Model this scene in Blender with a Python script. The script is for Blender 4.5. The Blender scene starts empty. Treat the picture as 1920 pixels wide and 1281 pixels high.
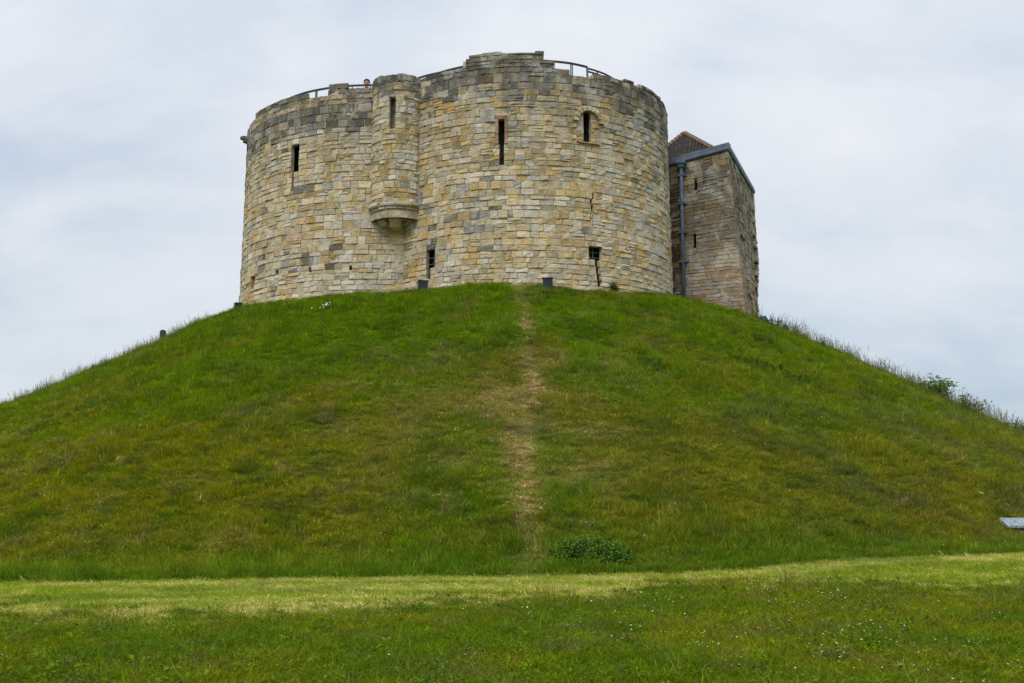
import bpy, bmesh, math, random
import numpy as np
from mathutils import Vector, Matrix, noise as mnoise

rng = np.random.default_rng(7)
random.seed(7)
SC = bpy.context.scene
COL = SC.collection
rad = math.radians

# ------------------------------------------------------------------ camera
EYE, FPX, PITCH = 1.6, 1950.0, math.atan((915.0 - 640.5) / 1950.0)
cam_d = bpy.data.cameras.new('camera')
cam_d.sensor_width = 36.0
cam_d.lens = 36.0 * FPX / 1920.0
cam_d.clip_start, cam_d.clip_end = 0.1, 4000
cam = bpy.data.objects.new('camera', cam_d)
cam.location = (0, 0, EYE)
cam.rotation_euler = (math.pi / 2 + PITCH, 0, 0)
COL.objects.link(cam)
SC.camera = cam

# ------------------------------------------------------------------ exposure, world, sun
SC.view_settings.view_transform = 'Standard'
SC.view_settings.look = 'None'
SC.view_settings.gamma = 1
SC.view_settings.exposure = 0.5
SC.view_settings.use_curve_mapping = False
SUN_EL, SUN_AZ = rad(52), rad(205)      # azimuth clockwise from +Y (behind the camera, a little left)

W = bpy.data.worlds.new('World')
SC.world = W
W.use_nodes = True
nt = W.node_tree
nt.nodes.clear()
def N(tree, kind, **kw):
    n = tree.nodes.new(kind)
    for k, v in kw.items():
        if k.startswith('i_'):
            n.inputs[k[2:].replace('_', ' ')].default_value = v
        else:
            setattr(n, k, v)
    return n
def L(tree, a, b):
    tree.links.new(a, b)
def ramp(tree, fac, stops, interp='LINEAR'):
    r = tree.nodes.new('ShaderNodeValToRGB')
    r.color_ramp.interpolation = interp
    el = r.color_ramp.elements
    while len(el) < len(stops):
        el.new(0.5)
    for e, (p, c) in zip(el, stops):
        e.position = p
        e.color = (c, c, c, 1) if not hasattr(c, '__len__') else (*c, 1)
    if fac is not None:
        tree.links.new(fac, r.inputs[0])
    return r
def mixc(tree, fac, a, b, blend='MIX'):
    m = tree.nodes.new('ShaderNodeMix')
    m.data_type = 'RGBA'
    m.blend_type = blend
    for sock, v in ((m.inputs[0], fac), (m.inputs[6], a), (m.inputs[7], b)):
        if hasattr(v, 'is_output'):
            tree.links.new(v, sock)
        elif hasattr(v, '__len__'):
            sock.default_value = (*v, 1) if len(v) == 3 else v
        else:
            sock.default_value = v
    return m.outputs[2]
def mth(tree, op, a, b=None, c=None, clamp=False):
    m = tree.nodes.new('ShaderNodeMath')
    m.operation = op
    m.use_clamp = clamp
    for i, v in enumerate((a, b, c)):
        if v is None:
            continue
        if hasattr(v, 'is_output'):
            tree.links.new(v, m.inputs[i])
        else:
            m.inputs[i].default_value = v
    return m.outputs[0]

sky = N(nt, 'ShaderNodeTexSky', sky_type='NISHITA', sun_disc=False)
sky.sun_elevation, sky.sun_rotation = SUN_EL, SUN_AZ
sky.air_density, sky.dust_density = 1.0, 2.5
bg_sky = N(nt, 'ShaderNodeBackground')
L(nt, sky.outputs[0], bg_sky.inputs[0])
bg_sky.inputs[1].default_value = 0.10
# a layer of stratus over the clear sky: grey-white sheets with softer blue-grey hollows
tc = N(nt, 'ShaderNodeTexCoord')
sep = N(nt, 'ShaderNodeSeparateXYZ')
L(nt, tc.outputs['Generated'], sep.inputs[0])
zc = mth(nt, 'MAXIMUM', sep.outputs[2], 0.0)
den = mth(nt, 'ADD', zc, 0.55)
px_ = mth(nt, 'DIVIDE', sep.outputs[0], den)
py_ = mth(nt, 'DIVIDE', sep.outputs[1], den)
comb = N(nt, 'ShaderNodeCombineXYZ')
L(nt, px_, comb.inputs[0]); L(nt, py_, comb.inputs[1])
n1 = N(nt, 'ShaderNodeTexNoise', i_Scale=1.9, i_Detail=5.0, i_Roughness=0.5, i_Distortion=0.25)
mp = N(nt, 'ShaderNodeMapping')
mp.inputs['Location'].default_value = (3.1, 0.75, 0)
mp.inputs['Scale'].default_value = (1.0, 1.6, 1)
L(nt, comb.outputs[0], mp.inputs[0]); L(nt, mp.outputs[0], n1.inputs[0])
n2 = N(nt, 'ShaderNodeTexNoise', i_Scale=6.0, i_Detail=5.0, i_Roughness=0.55, i_Distortion=0.4)
L(nt, mp.outputs[0], n2.inputs[0])
nn = mth(nt, 'MULTIPLY_ADD', n2.outputs[0], 0.32, mth(nt, 'MULTIPLY', n1.outputs[0], 0.68))
cl = ramp(nt, nn, [(0.36, (0.565, 0.655, 0.765)), (0.45, (0.67, 0.74, 0.815)), (0.54, (0.765, 0.815, 0.86)), (0.66, (0.84, 0.87, 0.90))])
vert = ramp(nt, zc, [(0.0, (0.58, 0.62, 0.65)), (0.12, (0.66, 0.67, 0.69)), (0.30, (0.76, 0.745, 0.75)), (0.45, (0.82, 0.80, 0.80)), (0.75, (1.6, 1.6, 1.6)), (1.0, (2.1, 2.1, 2.1))])
cloud = mixc(nt, 1.0, cl.outputs[0], vert.outputs[0], 'MULTIPLY')
bg_cl = N(nt, 'ShaderNodeBackground')
L(nt, cloud, bg_cl.inputs[0])
bg_cl.inputs[1].default_value = 1.0
mx = N(nt, 'ShaderNodeMixShader')
mx.inputs[0].default_value = 0.9
L(nt, bg_sky.outputs[0], mx.inputs[1]); L(nt, bg_cl.outputs[0], mx.inputs[2])
wo = N(nt, 'ShaderNodeOutputWorld')
L(nt, mx.outputs[0], wo.inputs[0])

sd = bpy.data.lights.new('sun', 'SUN')
sd.energy = 1.5
sd.angle = rad(25)
sd.color = (1.0, 0.95, 0.87)
sun = bpy.data.objects.new('sun', sd)
sdir = Vector((math.sin(SUN_AZ) * math.cos(SUN_EL), math.cos(SUN_AZ) * math.cos(SUN_EL), math.sin(SUN_EL)))
sun.rotation_euler = sdir.to_track_quat('Z', 'Y').to_euler()
sun.location = (0, -20, 40)
COL.objects.link(sun)

# ------------------------------------------------------------------ small helpers
CP, SP = math.cos(PITCH), math.sin(PITCH)
def ray(x, y):
    """direction from the camera through a point of the photograph (1920 wide)"""
    a, b = (x - 960) / FPX, (640.5 - y) / FPX
    return np.array([a, CP - b * SP, SP + b * CP])
def proj(P):
    P = np.asarray(P, float)
    z = P[..., 2] - EYE
    d = P[..., 1] * CP + z * SP
    return 960 + FPX * P[..., 0] / d, 640.5 - FPX * (z * CP - P[..., 1] * SP) / d
def smin(a, b, k):
    h = np.clip(.5 + .5 * (b - a) / k, 0, 1)
    return b * (1 - h) + a * h - k * h * (1 - h)
def smax(a, b, k):
    return -smin(-a, -b, k)
def hash2(i, j, s):
    h = (i.astype(np.int64) * 374761393 + j.astype(np.int64) * 668265263 + s * 144665) & 0xffffffff
    h = ((h ^ (h >> 13)) * 1274126177) & 0xffffffff
    return ((h ^ (h >> 16)) & 0xffff) / 65535.0
def vnoise(x, y, s=0):
    x = np.asarray(x, float); y = np.asarray(y, float)
    i, j = np.floor(x), np.floor(y)
    u, v = x - i, y - j
    u, v = u * u * (3 - 2 * u), v * v * (3 - 2 * v)
    a, b = hash2(i, j, s), hash2(i + 1, j, s)
    c, d = hash2(i, j + 1, s), hash2(i + 1, j + 1, s)
    return (a * (1 - u) + b * u) * (1 - v) + (c * (1 - u) + d * u) * v
def fbm(x, y, s=0, o=4):
    t, a, n = 0, .5, 0
    for k in range(o):
        t = t + a * vnoise(x * 2 ** k, y * 2 ** k, s + k * 17)
        n += a; a *= .55
    return t / n
def sstep(a, b, x):
    t = np.clip((x - a) / (b - a), 0, 1)
    return t * t * (3 - 2 * t)

def tag(o, label=None, cat=None, group=None, kind=None):
    for k, v in (('label', label), ('category', cat), ('group', group), ('kind', kind)):
        if v:
            o[k] = v
    return o
def empty(name, loc=(0, 0, 0)):
    o = bpy.data.objects.new(name, None)
    o.location = loc
    o.empty_display_size = 0.2
    COL.objects.link(o)
    return o
def mesh_obj(name, V, F, mat, parent=None, col=None, smooth=False, mats=None, fm=None):
    me = bpy.data.meshes.new(name)
    V = np.asarray(V, float).reshape(-1, 3)
    if parent is not None:
        V = V - np.array(world_loc(parent))
    me.from_pydata(V.tolist(), [], [list(map(int, f)) for f in F])
    if col is not None:
        ca = me.attributes.new('col', 'FLOAT_COLOR', 'POINT')
        c4 = np.ones((len(V), 4), np.float32)
        c4[:, :3] = col
        ca.data.foreach_set('color', c4.ravel())
    for m in (mats or [mat]):
        me.materials.append(m)
    if fm is not None:
        me.polygons.foreach_set('material_index', np.asarray(fm, np.int32))
    if smooth:
        me.polygons.foreach_set('use_smooth', np.ones(len(me.polygons), bool))
    me.update()
    o = bpy.data.objects.new(name, me)
    COL.objects.link(o)
    if parent is not None:
        o.parent = parent
    return o
def world_loc(o):
    p = Vector(o.location)
    while o.parent is not None:
        o = o.parent
        p = p + Vector(o.location)
    return p

class MB:
    """collects simple shapes into one vertex / face list"""
    def __init__(s):
        s.V, s.F, s.n = [], [], 0
    def add(s, V, F):
        V = np.asarray(V, float).reshape(-1, 3)
        s.V.append(V)
        s.F += [[i + s.n for i in f] for f in F]
        s.n += len(V)
    def box(s, c, size, ax=None, bev=0.0):
        """box with optional chamfer, axes ax = 3 unit vectors"""
        ax = np.eye(3) if ax is None else np.asarray(ax, float)
        h = np.asarray(size, float) / 2
        if bev <= 0:
            P = np.array([[x, y, z] for x in (-1, 1) for y in (-1, 1) for z in (-1, 1)]) * h
            F = [(0, 1, 3, 2), (4, 6, 7, 5), (0, 4, 5, 1), (2, 3, 7, 6), (0, 2, 6, 4), (1, 5, 7, 3)]
            s.add(np.asarray(c) + P @ ax, F)
            return
        bm = bmesh.new()
        bmesh.ops.create_cube(bm, size=1.0)
        for v in bm.verts:
            v.co = Vector((v.co.x * size[0], v.co.y * size[1], v.co.z * size[2]))
        bmesh.ops.bevel(bm, geom=bm.edges[:], offset=bev, segments=1, affect='EDGES')
        bm.verts.index_update()
        P = np.array([v.co for v in bm.verts])
        F = [[v.index for v in f.verts] for f in bm.faces]
        bm.free()
        s.add(np.asarray(c) + P @ ax, F)
    def tube(s, pts, r, n=8, cap=True):
        pts = [Vector(p) for p in pts]
        rr = r if hasattr(r, '__len__') else [r] * len(pts)
        rings = []
        prev = None
        for i, p in enumerate(pts):
            d = (pts[min(i + 1, len(pts) - 1)] - pts[max(i - 1, 0)]).normalized()
            a = prev if prev is not None else (Vector((0, 0, 1)) if abs(d.z) < .9 else Vector((1, 0, 0)))
            x = (a - d * a.dot(d)).normalized()
            prev = x
            y = d.cross(x)
            rings.append([p + rr[i] * (math.cos(t) * x + math.sin(t) * y) for t in np.arange(n) * 2 * math.pi / n])
        V = [v for q in rings for v in q]
        F = []
        for i in range(len(pts) - 1):
            for k in range(n):
                F.append((i * n + k, i * n + (k + 1) % n, (i + 1) * n + (k + 1) % n, (i + 1) * n + k))
        if cap:
            F.append(tuple(range(n))[::-1])
            F.append(tuple((len(pts) - 1) * n + k for k in range(n)))
        s.add([tuple(v) for v in V], F)
    def build(s, name, mat, parent=None, **kw):
        return mesh_obj(name, np.concatenate(s.V), s.F, mat, parent, **kw)

# ------------------------------------------------------------------ materials
def new_mat(name):
    m = bpy.data.materials.new(name)
    m.use_nodes = True
    t = m.node_tree
    t.nodes.clear()
    out = N(t, 'ShaderNodeOutputMaterial')
    b = N(t, 'ShaderNodeBsdfPrincipled')
    L(t, b.outputs[0], out.inputs[0])
    b.inputs['Roughness'].default_value = 0.9
    b.inputs['Specular IOR Level'].default_value = 0.2
    return m, t, b
def pos_node(t):
    return N(t, 'ShaderNodeNewGeometry').outputs['Position']
def noise(t, vec, scale, detail=4.0, rough=.55, dist=0.0):
    n = N(t, 'ShaderNodeTexNoise', i_Scale=scale, i_Detail=detail, i_Roughness=rough, i_Distortion=dist)
    if vec is not None:
        L(t, vec, n.inputs[0])
    return n.outputs[0]
def plain(name, c, rough=.6, metal=0.0, var=.25, scale=6.0, bump=0.0):
    m, t, b = new_mat(name)
    p = pos_node(t)
    n = noise(t, p, scale)
    v = ramp(t, n, [(.3, 1 - var), (.7, 1 + var)])
    L(t, mixc(t, 1.0, c, v.outputs[0], 'MULTIPLY'), b.inputs['Base Color'])
    b.inputs['Roughness'].default_value = rough
    b.inputs['Metallic'].default_value = metal
    if bump:
        bp = N(t, 'ShaderNodeBump', i_Strength=.6, i_Distance=bump)
        L(t, noise(t, p, scale * 6), bp.inputs['Height'])
        L(t, bp.outputs[0], b.inputs['Normal'])
    return m

def stone_mat(name, stain=1.0):
    """masonry: colour of each block from the mesh, bedding streaks, pits, lichen and soot blotches over it"""
    m, t, b = new_mat(name)
    p = pos_node(t)
    at = N(t, 'ShaderNodeAttribute', attribute_name='col')
    mpn = N(t, 'ShaderNodeMapping')
    mpn.inputs['Scale'].default_value = (1, 1, 3.2)
    L(t, p, mpn.inputs[0])
    v1 = ramp(t, noise(t, mpn.outputs[0], 5.0, 5.0, .62, .6), [(.25, .66), (.5, 1.0), (.78, 1.27)])
    c = mixc(t, 1.0, at.outputs[0], v1.outputs[0], 'MULTIPLY')
    v2 = ramp(t, noise(t, p, 38.0, 3.0, .6), [(.3, .78), (.6, 1.08), (.8, 1.2)])
    c = mixc(t, 1.0, c, v2.outputs[0], 'MULTIPLY')
    # warm iron staining
    s1 = ramp(t, noise(t, p, 1.7, 5.0, .6, .5), [(.47, 0.0), (.60, .82)])
    c = mixc(t, s1.outputs[0], c, mixc(t, 1.0, c, (1.06, .86, .48), 'MULTIPLY'))
    # grey-black crust, patchy
    s2 = ramp(t, noise(t, p, 2.6, 6.0, .68, .3), [(.56, 0.0), (.74, .62 * stain)])
    c = mixc(t, s2.outputs[0], c, mixc(t, .72, c, (.085, .085, .08)))
    # soot and lichen running down from the parapet over many blocks, in streaks and clouds
    sx = N(t, 'ShaderNodeSeparateXYZ'); L(t, p, sx.inputs[0])
    hz = N(t, 'ShaderNodeMapRange', interpolation_type='SMOOTHSTEP')
    hz.inputs[1].default_value, hz.inputs[2].default_value = 12.5, 17.6
    hz.inputs[3].default_value, hz.inputs[4].default_value = .18, 1.0
    L(t, sx.outputs[2], hz.inputs[0])
    mps = N(t, 'ShaderNodeMapping'); mps.inputs['Scale'].default_value = (2.3, 2.3, .30); L(t, p, mps.inputs[0])
    k1 = ramp(t, noise(t, mps.outputs[0], 1.0, 5.0, .6, .4), [(.43, 0.0), (.60, .90)])
    k2 = ramp(t, noise(t, p, .75, 6.0, .62, .5), [(.44, 0.0), (.62, .85)])
    kk = mth(t, 'MULTIPLY', mth(t, 'MAXIMUM', k1.outputs[0], mth(t, 'MULTIPLY', k2.outputs[0], hz.outputs[0])), hz.outputs[0])
    c = mixc(t, mth(t, 'MULTIPLY', kk, .85), c, mixc(t, .74, c, (.070, .069, .063)))
    pz = N(t, 'ShaderNodeMapRange', interpolation_type='SMOOTHSTEP')
    pz.inputs[1].default_value, pz.inputs[2].default_value = 16.9, 18.0
    L(t, sx.outputs[2], pz.inputs[0])
    k3 = ramp(t, noise(t, p, 1.6, 6.0, .66, .4), [(.33, 0.0), (.54, .95)])
    c = mixc(t, mth(t, 'MULTIPLY', mth(t, 'MULTIPLY', k3.outputs[0], pz.outputs[0]), .92), c, mixc(t, .72, c, (.085, .083, .068)))
    # pale lime bloom and washed patches
    s4 = ramp(t, noise(t, p, 1.1, 5.0, .6, .6), [(.50, 0.0), (.62, .75)])
    c = mixc(t, s4.outputs[0], c, mixc(t, .55, c, (.55, .53, .46)))
    # small pits and chips
    s3 = ramp(t, noise(t, p, 17.0, 2.0, .5, .8), [(.66, 0.0), (.74, .55)])
    c = mixc(t, s3.outputs[0], c, mixc(t, .7, c, (.07, .06, .045)))
    L(t, c, b.inputs['Base Color'])
    b.inputs['Roughness'].default_value = .95
    b.inputs['Specular IOR Level'].default_value = .1
    h = mth(t, 'MULTIPLY_ADD', noise(t, p, 30.0, 3.0, .65), .35, noise(t, mpn.outputs[0], 6.0, 5.0, .65, .6))
    bp = N(t, 'ShaderNodeBump', i_Strength=.9, i_Distance=.05)
    L(t, h, bp.inputs['Height'])
    L(t, bp.outputs[0], b.inputs['Normal'])
    return m

M_STONE = stone_mat('limestone')
M_STONE2 = stone_mat('sooty_sandstone', 1.5)
M_MORTAR = plain('mortar', (.37, .31, .215), .95, var=.4, scale=3.0, bump=.02)
M_DECK = plain('timber_deck', (.12, .10, .08), .8)
M_LEAD = plain('lead', (.085, .11, .145), .5, .0, var=.3, scale=3)
M_RAIL = plain('black_rail', (.03, .032, .036), .45)
M_RAILPOST = plain('grey_rail_post', (.10, .14, .16), .5)
M_BOXLAMP = plain('navy_box', (.018, .022, .032), .5, var=.3)
M_IRON = plain('iron', (.03, .03, .035), .6)
M_TILE = plain('roof_tile', (.034, .027, .023), .9, var=.5, scale=9, bump=.01)
M_RIDGE = plain('ridge_tile', (.19, .115, .085), .9, var=.35, scale=5)
M_EARTH = plain('earth', (.07, .05, .03), .95)

# ------------------------------------------------------------------ terrain
MC = np.array([-1.42, 51.46])
ZT, RC, MS, MS2 = 9.08, 13.15, .556, -.0025
def ground_z(X, Y):
    X = np.asarray(X, float); Y = np.asarray(Y, float)
    up = .36 * sstep(1.0, 12.0, X) * sstep(12, 21, Y)
    return up + .05 * (fbm(X / 3.5, Y / 3.5, 3) - .5)
def terrain(X, Y, rough=True):
    X = np.asarray(X, float); Y = np.asarray(Y, float)
    r = np.hypot(X - MC[0], Y - MC[1])
    d = np.maximum(r - RC, 0)
    zt = ZT - .10 * sstep(-8, -14, X) + .27 * sstep(-4.5, .5, X) * (1 - .5 * sstep(6, 11, X))
    m = smin(zt + 0 * r, zt - MS * (r - RC) - MS2 * d * d, .9)
    m = np.where(r > 45, -8, m)
    if rough:
        k = sstep(11.0, 16.0, r)
        m = m + k * (.60 * (fbm(X / 5.5, Y / 5.5, 21, 3) - .5) + .26 * (fbm(X / 1.3, Y / 1.3, 33, 3) - .5))
    return smax(m, ground_z(X, Y), .55)
def px_ground(x, y):
    r = ray(x, y)
    best = None
    ts = np.linspace(6, 75, 3500)
    P = r[None] * ts[:, None]
    below = P[:, 2] + EYE < terrain(P[:, 0], P[:, 1])
    i = int(np.argmax(below)) if below.any() else None
    if i is None:
        gap = P[:, 2] + EYE - terrain(P[:, 0], P[:, 1])
        i = int(np.argmin(gap))
    X, Y = P[i, 0], P[i, 1]
    return np.array([X, Y, float(terrain(X, Y))])

# colour zones of the turf (what grows there)
PATH = np.array([px_ground(x, y)[:2] for x, y in ((978, 552), (986, 600), (996, 650), (1001, 700), (992, 760), (988, 830), (990, 900), (989, 960), (986, 1010), (984, 1062))])
PATH = PATH[np.argsort(PATH[:, 1])]
STRIP = np.array([px_ground(x, y)[:2] for x, y in ((0, 1152), (320, 1160), (640, 1150), (960, 1128), (1280, 1100), (1600, 1098), (1918, 1112))])
STRIP = STRIP[np.argsort(STRIP[:, 0])]
SKIRT = np.array([px_ground(x, y)[:2] for x, y in ((2, 1094), (320, 1089), (640, 1085), (1000, 1078), (1280, 1073), (1420, 1063), (1600, 1048), (1916, 1038))])
SKIRT = SKIRT[np.argsort(SKIRT[:, 0])]
def strip_y(X):
    return np.interp(X, STRIP[:, 0], STRIP[:, 1]) + .5 * (fbm(X / 1.2, X * 0 + 5.5, 9, 3) - .5)
def strip_fuzz(X, Y):
    return strip_y(X) + 2.6 * (fbm(X / 1.3, Y / .8, 19, 5) - .5) + 2.6 * (vnoise(X / .14, Y / .14, 29) - .5)
def skirt_y(X):
    return np.interp(X, SKIRT[:, 0], SKIRT[:, 1]) + .25 * (fbm(X / .8, X * 0 + 2.5, 10, 3) - .5)
def path_mask(X, Y):
    c = np.interp(Y, PATH[:, 1], PATH[:, 0])
    w = .13 + .28 * fbm(Y / 1.7, Y * 0 + 1.5, 5, 3)
    d = np.abs(X - c + .5 * (fbm(X / .9, Y / .9, 15, 3) - .5))
    core = (1 - sstep(w * .4, w * 1.25, d)) * sstep(18.6, 19.8, Y) * (1 - sstep(38.5, 40.5, Y) * .5)
    dx = np.where(X < c, (X - c) / 2.9, (X - c) / 2.2)
    wide = .8 * np.exp(-dx ** 2) * sstep(22.5, 25, Y) * (1 - sstep(29.5, 33, Y))
    return core * (.55 + .45 * sstep(.38, .55, fbm(X / .8, Y / 1.3, 48, 3))), wide * (.25 + 1.0 * sstep(.42, .62, fbm(X / 1.1, Y / 1.1, 44, 4)))
RUT = [px_ground(x, y)[:2] for x, y in ((996, 655), (991, 745), (1012, 775), (955, 806), (985, 808), (1015, 812), (972, 985), (985, 560))]
def rut_mask(X, Y):
    """bare trodden soil: a short rut high on the path and a few footholds"""
    m = 0
    for (x, y), sx, sy in zip(RUT, (.13, .16, .16, .28, .24, .22, .24, .3), (1.1, .5, .5, .18, .18, .18, .2, .4)):
        m = m + np.exp(-((X - x + .06 * np.sin(Y * 5)) / sx) ** 2 - ((Y - y) / sy) ** 2)
    return np.clip(m * (.4 + 1.0 * fbm(X / .2, Y / .2, 58, 3)), 0, 1)
def zones(X, Y):
    """0 meadow in front, 1 mown strip, 2 mound"""
    return np.where(Y < strip_fuzz(X, Y), 0, np.where(Y < skirt_y(X), 1, 2))
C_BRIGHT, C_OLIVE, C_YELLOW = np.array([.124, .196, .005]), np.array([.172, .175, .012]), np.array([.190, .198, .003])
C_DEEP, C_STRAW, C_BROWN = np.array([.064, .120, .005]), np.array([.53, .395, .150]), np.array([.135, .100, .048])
C_MOWN, C_MOWNST = np.array([.190, .255, .012]), np.array([.42, .39, .09])
def mixv(a, b, f):
    f = np.clip(f, 0, 1)[..., None]
    return a * (1 - f) + b * f
def turf_colour(X, Y):
    X = np.asarray(X, float); Y = np.asarray(Y, float)
    z = zones(X, Y)
    r = np.hypot(X - MC[0], Y - MC[1])
    hgt = np.clip((33 - r) / 20, 0, 1)
    n1, n2, n3 = fbm(X / 4.2, Y / 4.2, 61, 4), fbm(X / 1.0, Y / 1.0, 62, 4), fbm(X / 9, Y / 9, 63, 3)
    n4 = fbm(X / .45, Y / .45, 64, 3)
    # mound
    c = mixv(np.broadcast_to(C_OLIVE, X.shape + (3,)), C_BRIGHT, sstep(.35, .55, n1 * .6 + hgt * .30 + .10 * (n2 - .5) * 2))
    yel = sstep(-1.0, -5.0, X) * sstep(.72, .35, hgt) * sstep(.05, .25, hgt)
    c = mixv(c, C_YELLOW, .75 * yel * sstep(.35, .6, n3 * .5 + n2 * .5))
    c = mixv(c, C_DEEP, .60 * sstep(.55, .68, n2))
    c = mixv(c, C_DEEP, .55 * sstep(.56, .68, n4))
    c = mixv(c, C_STRAW * .55, .26 * sstep(.58, .70, fbm(X / .7, Y / .7, 66, 4)) * sstep(.35, .55, n3))
    c = mixv(c, C_BROWN, .3 * sstep(.60, .72, n4) * sstep(.42, .6, n3))
    br = sstep(2.0, 6.0, X) * sstep(.75, .45, hgt)
    c = mixv(c, C_BROWN * 1.25, .30 * br * sstep(.44, .62, n2 * .6 + n1 * .4))
    core, wide = path_mask(X, Y)
    c = mixv(c, C_STRAW * .66, .62 * wide)
    c = mixv(c, C_STRAW * .78, .90 * core * sstep(.34, .52, .5 * n4 + .5 * n2))
    c = mixv(c, np.array([.055, .040, .026]), .85 * rut_mask(X, Y))
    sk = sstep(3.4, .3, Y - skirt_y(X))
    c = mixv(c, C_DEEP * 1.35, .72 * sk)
    # mown strip
    m = mixv(np.broadcast_to(C_MOWN, X.shape + (3,)), C_MOWNST, .80 * sstep(.42, .62, .6 * fbm(X / 4.5 + .6 * fbm(X / 3, Y / 2, 78, 2), (Y - .06 * X) / .55, 71, 4) + .4 * fbm(X / .4, Y / .3, 72, 4)))
    m = mixv(m, np.array([.085, .150, .014]), .65 * sstep(.50, .64, .65 * fbm(X / 3.5, (Y - .06 * X) / .6, 79, 4) + .35 * fbm(X / .3, Y / .3, 80, 3)))
    edge = np.exp(-((Y - strip_y(X) - .35) / .45) ** 2)
    m = mixv(m, C_MOWNST, .60 * edge)
    # meadow
    f = mixv(np.broadcast_to(np.array([.100, .150, .004]), X.shape + (3,)), np.array([.160, .174, .006]), sstep(.35, .62, n1 * .4 + n2 * .6))
    f = mixv(f, C_DEEP, .6 * sstep(.55, .7, fbm(X / .6, Y / .6, 75, 4)))
    f = mixv(f, C_BROWN, .35 * sstep(.58, .70, fbm(X / .35, Y / .35, 76, 3)))
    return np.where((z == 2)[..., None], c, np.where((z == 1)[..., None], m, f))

def turf_mat(name):
    m, t, b = new_mat(name)
    p = pos_node(t)
    at = N(t, 'ShaderNodeAttribute', attribute_name='col')
    v = ramp(t, noise(t, p, 14.0, 5.0, .7), [(.3, .45), (.55, .9), (.75, 1.3)])
    c = mixc(t, 1.0, at.outputs[0], v.outputs[0], 'MULTIPLY')
    c = mixc(t, .35, c, (.035, .032, .014))
    L(t, c, b.inputs['Base Color'])
    bp = N(t, 'ShaderNodeBump', i_Strength=1.0, i_Distance=.08)
    L(t, noise(t, p, 18.0, 4.0, .7), bp.inputs['Height'])
    L(t, bp.outputs[0], b.inputs['Normal'])
    b.inputs['Specular IOR Level'].default_value = .05
    return m
M_TURF = turf_mat('turf')

def grid_mesh(name, xs, ys, zf):
    X, Y = np.meshgrid(xs, ys)
    Z = zf(X, Y)
    V = np.stack([X, Y, Z], -1).reshape(-1, 3)
    nx, ny = len(xs), len(ys)
    i = np.arange((ny - 1) * nx).reshape(ny - 1, nx)[:, :-1].ravel()
    F = np.stack([i, i + 1, i + nx + 1, i + nx], 1)
    return V, F, turf_colour(X.ravel(), Y.ravel())
gx = np.concatenate([[-1800, -700, -300, -140, -80], np.arange(-50, 50.1, .8), [80, 140, 300, 700, 1800]])
gy = np.concatenate([[-600, -200, -60, -20, -6], np.arange(0, 30, .5), np.arange(30, 100, 4.0), [140, 300, 800, 2500]])
V, F, c = grid_mesh('ground', gx, gy, lambda X, Y: ground_z(X, Y) - .02)
tag(mesh_obj('ground', V, F, M_TURF, col=c, smooth=True), kind='structure')
# the motte: a polar sheet that dives under the ground along its foot
th = np.linspace(0, 2 * math.pi, 361)[:-1]
rr = np.concatenate([np.linspace(0, 11, 6)[1:], np.arange(11.5, 36, .28), [37.0]])
TH, RR = np.meshgrid(th, rr)
X, Y = MC[0] + RR * np.cos(TH), MC[1] + RR * np.sin(TH)
Z = terrain(X, Y) - .01
Z = np.where(RR > 35.0, ground_z(X, Y) - .4, Z)
V = np.stack([X, Y, Z], -1).reshape(-1, 3)
nT = len(th)
F = []
for i in range(len(rr) - 1):
    a = i * nT + np.arange(nT)
    b_ = i * nT + (np.arange(nT) + 1) % nT
    F += np.stack([a, a + nT, b_ + nT, b_], 1).tolist()
F.append(list(range(nT)))
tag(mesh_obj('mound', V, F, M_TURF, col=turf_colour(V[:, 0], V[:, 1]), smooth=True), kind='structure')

# ------------------------------------------------------------------ the tower: plan and masonry
LA, RA = np.array([.50, 44.90]), 6.40      # right lobe
LB, RB = np.array([-5.70, 47.00]), 6.50    # left lobe
TC, RT = np.array([-4.58, 40.74]), 1.12    # turret in the angle between them
LA2, LB2 = np.array([2.4, 51.0]), np.array([-3.9, 53.2])
Z0 = 8.55
def cyl_surf(C, R, batter=.10):
    def s(u, w, d):
        a = u / R
        rr_ = R + d + batter * np.clip((18 - w) / 9.0, 0, 1.2) ** 2
        return np.stack([C[0] + rr_ * np.sin(a), C[1] - rr_ * np.cos(a), w + 0 * a], -1)
    return s
def cyl_hit(x, y, C, R):
    r = ray(x, y)
    d = r[:2]
    A_, B_, C_ = d @ d, -2 * (C @ d), C @ C - R * R
    disc = max(B_ * B_ - 4 * A_ * C_, 0)
    t = (-B_ - math.sqrt(disc)) / (2 * A_)
    P = t * r
    v = P[:2] - C
    return math.degrees(math.atan2(v[0], -v[1])), P[2] + EYE

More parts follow.
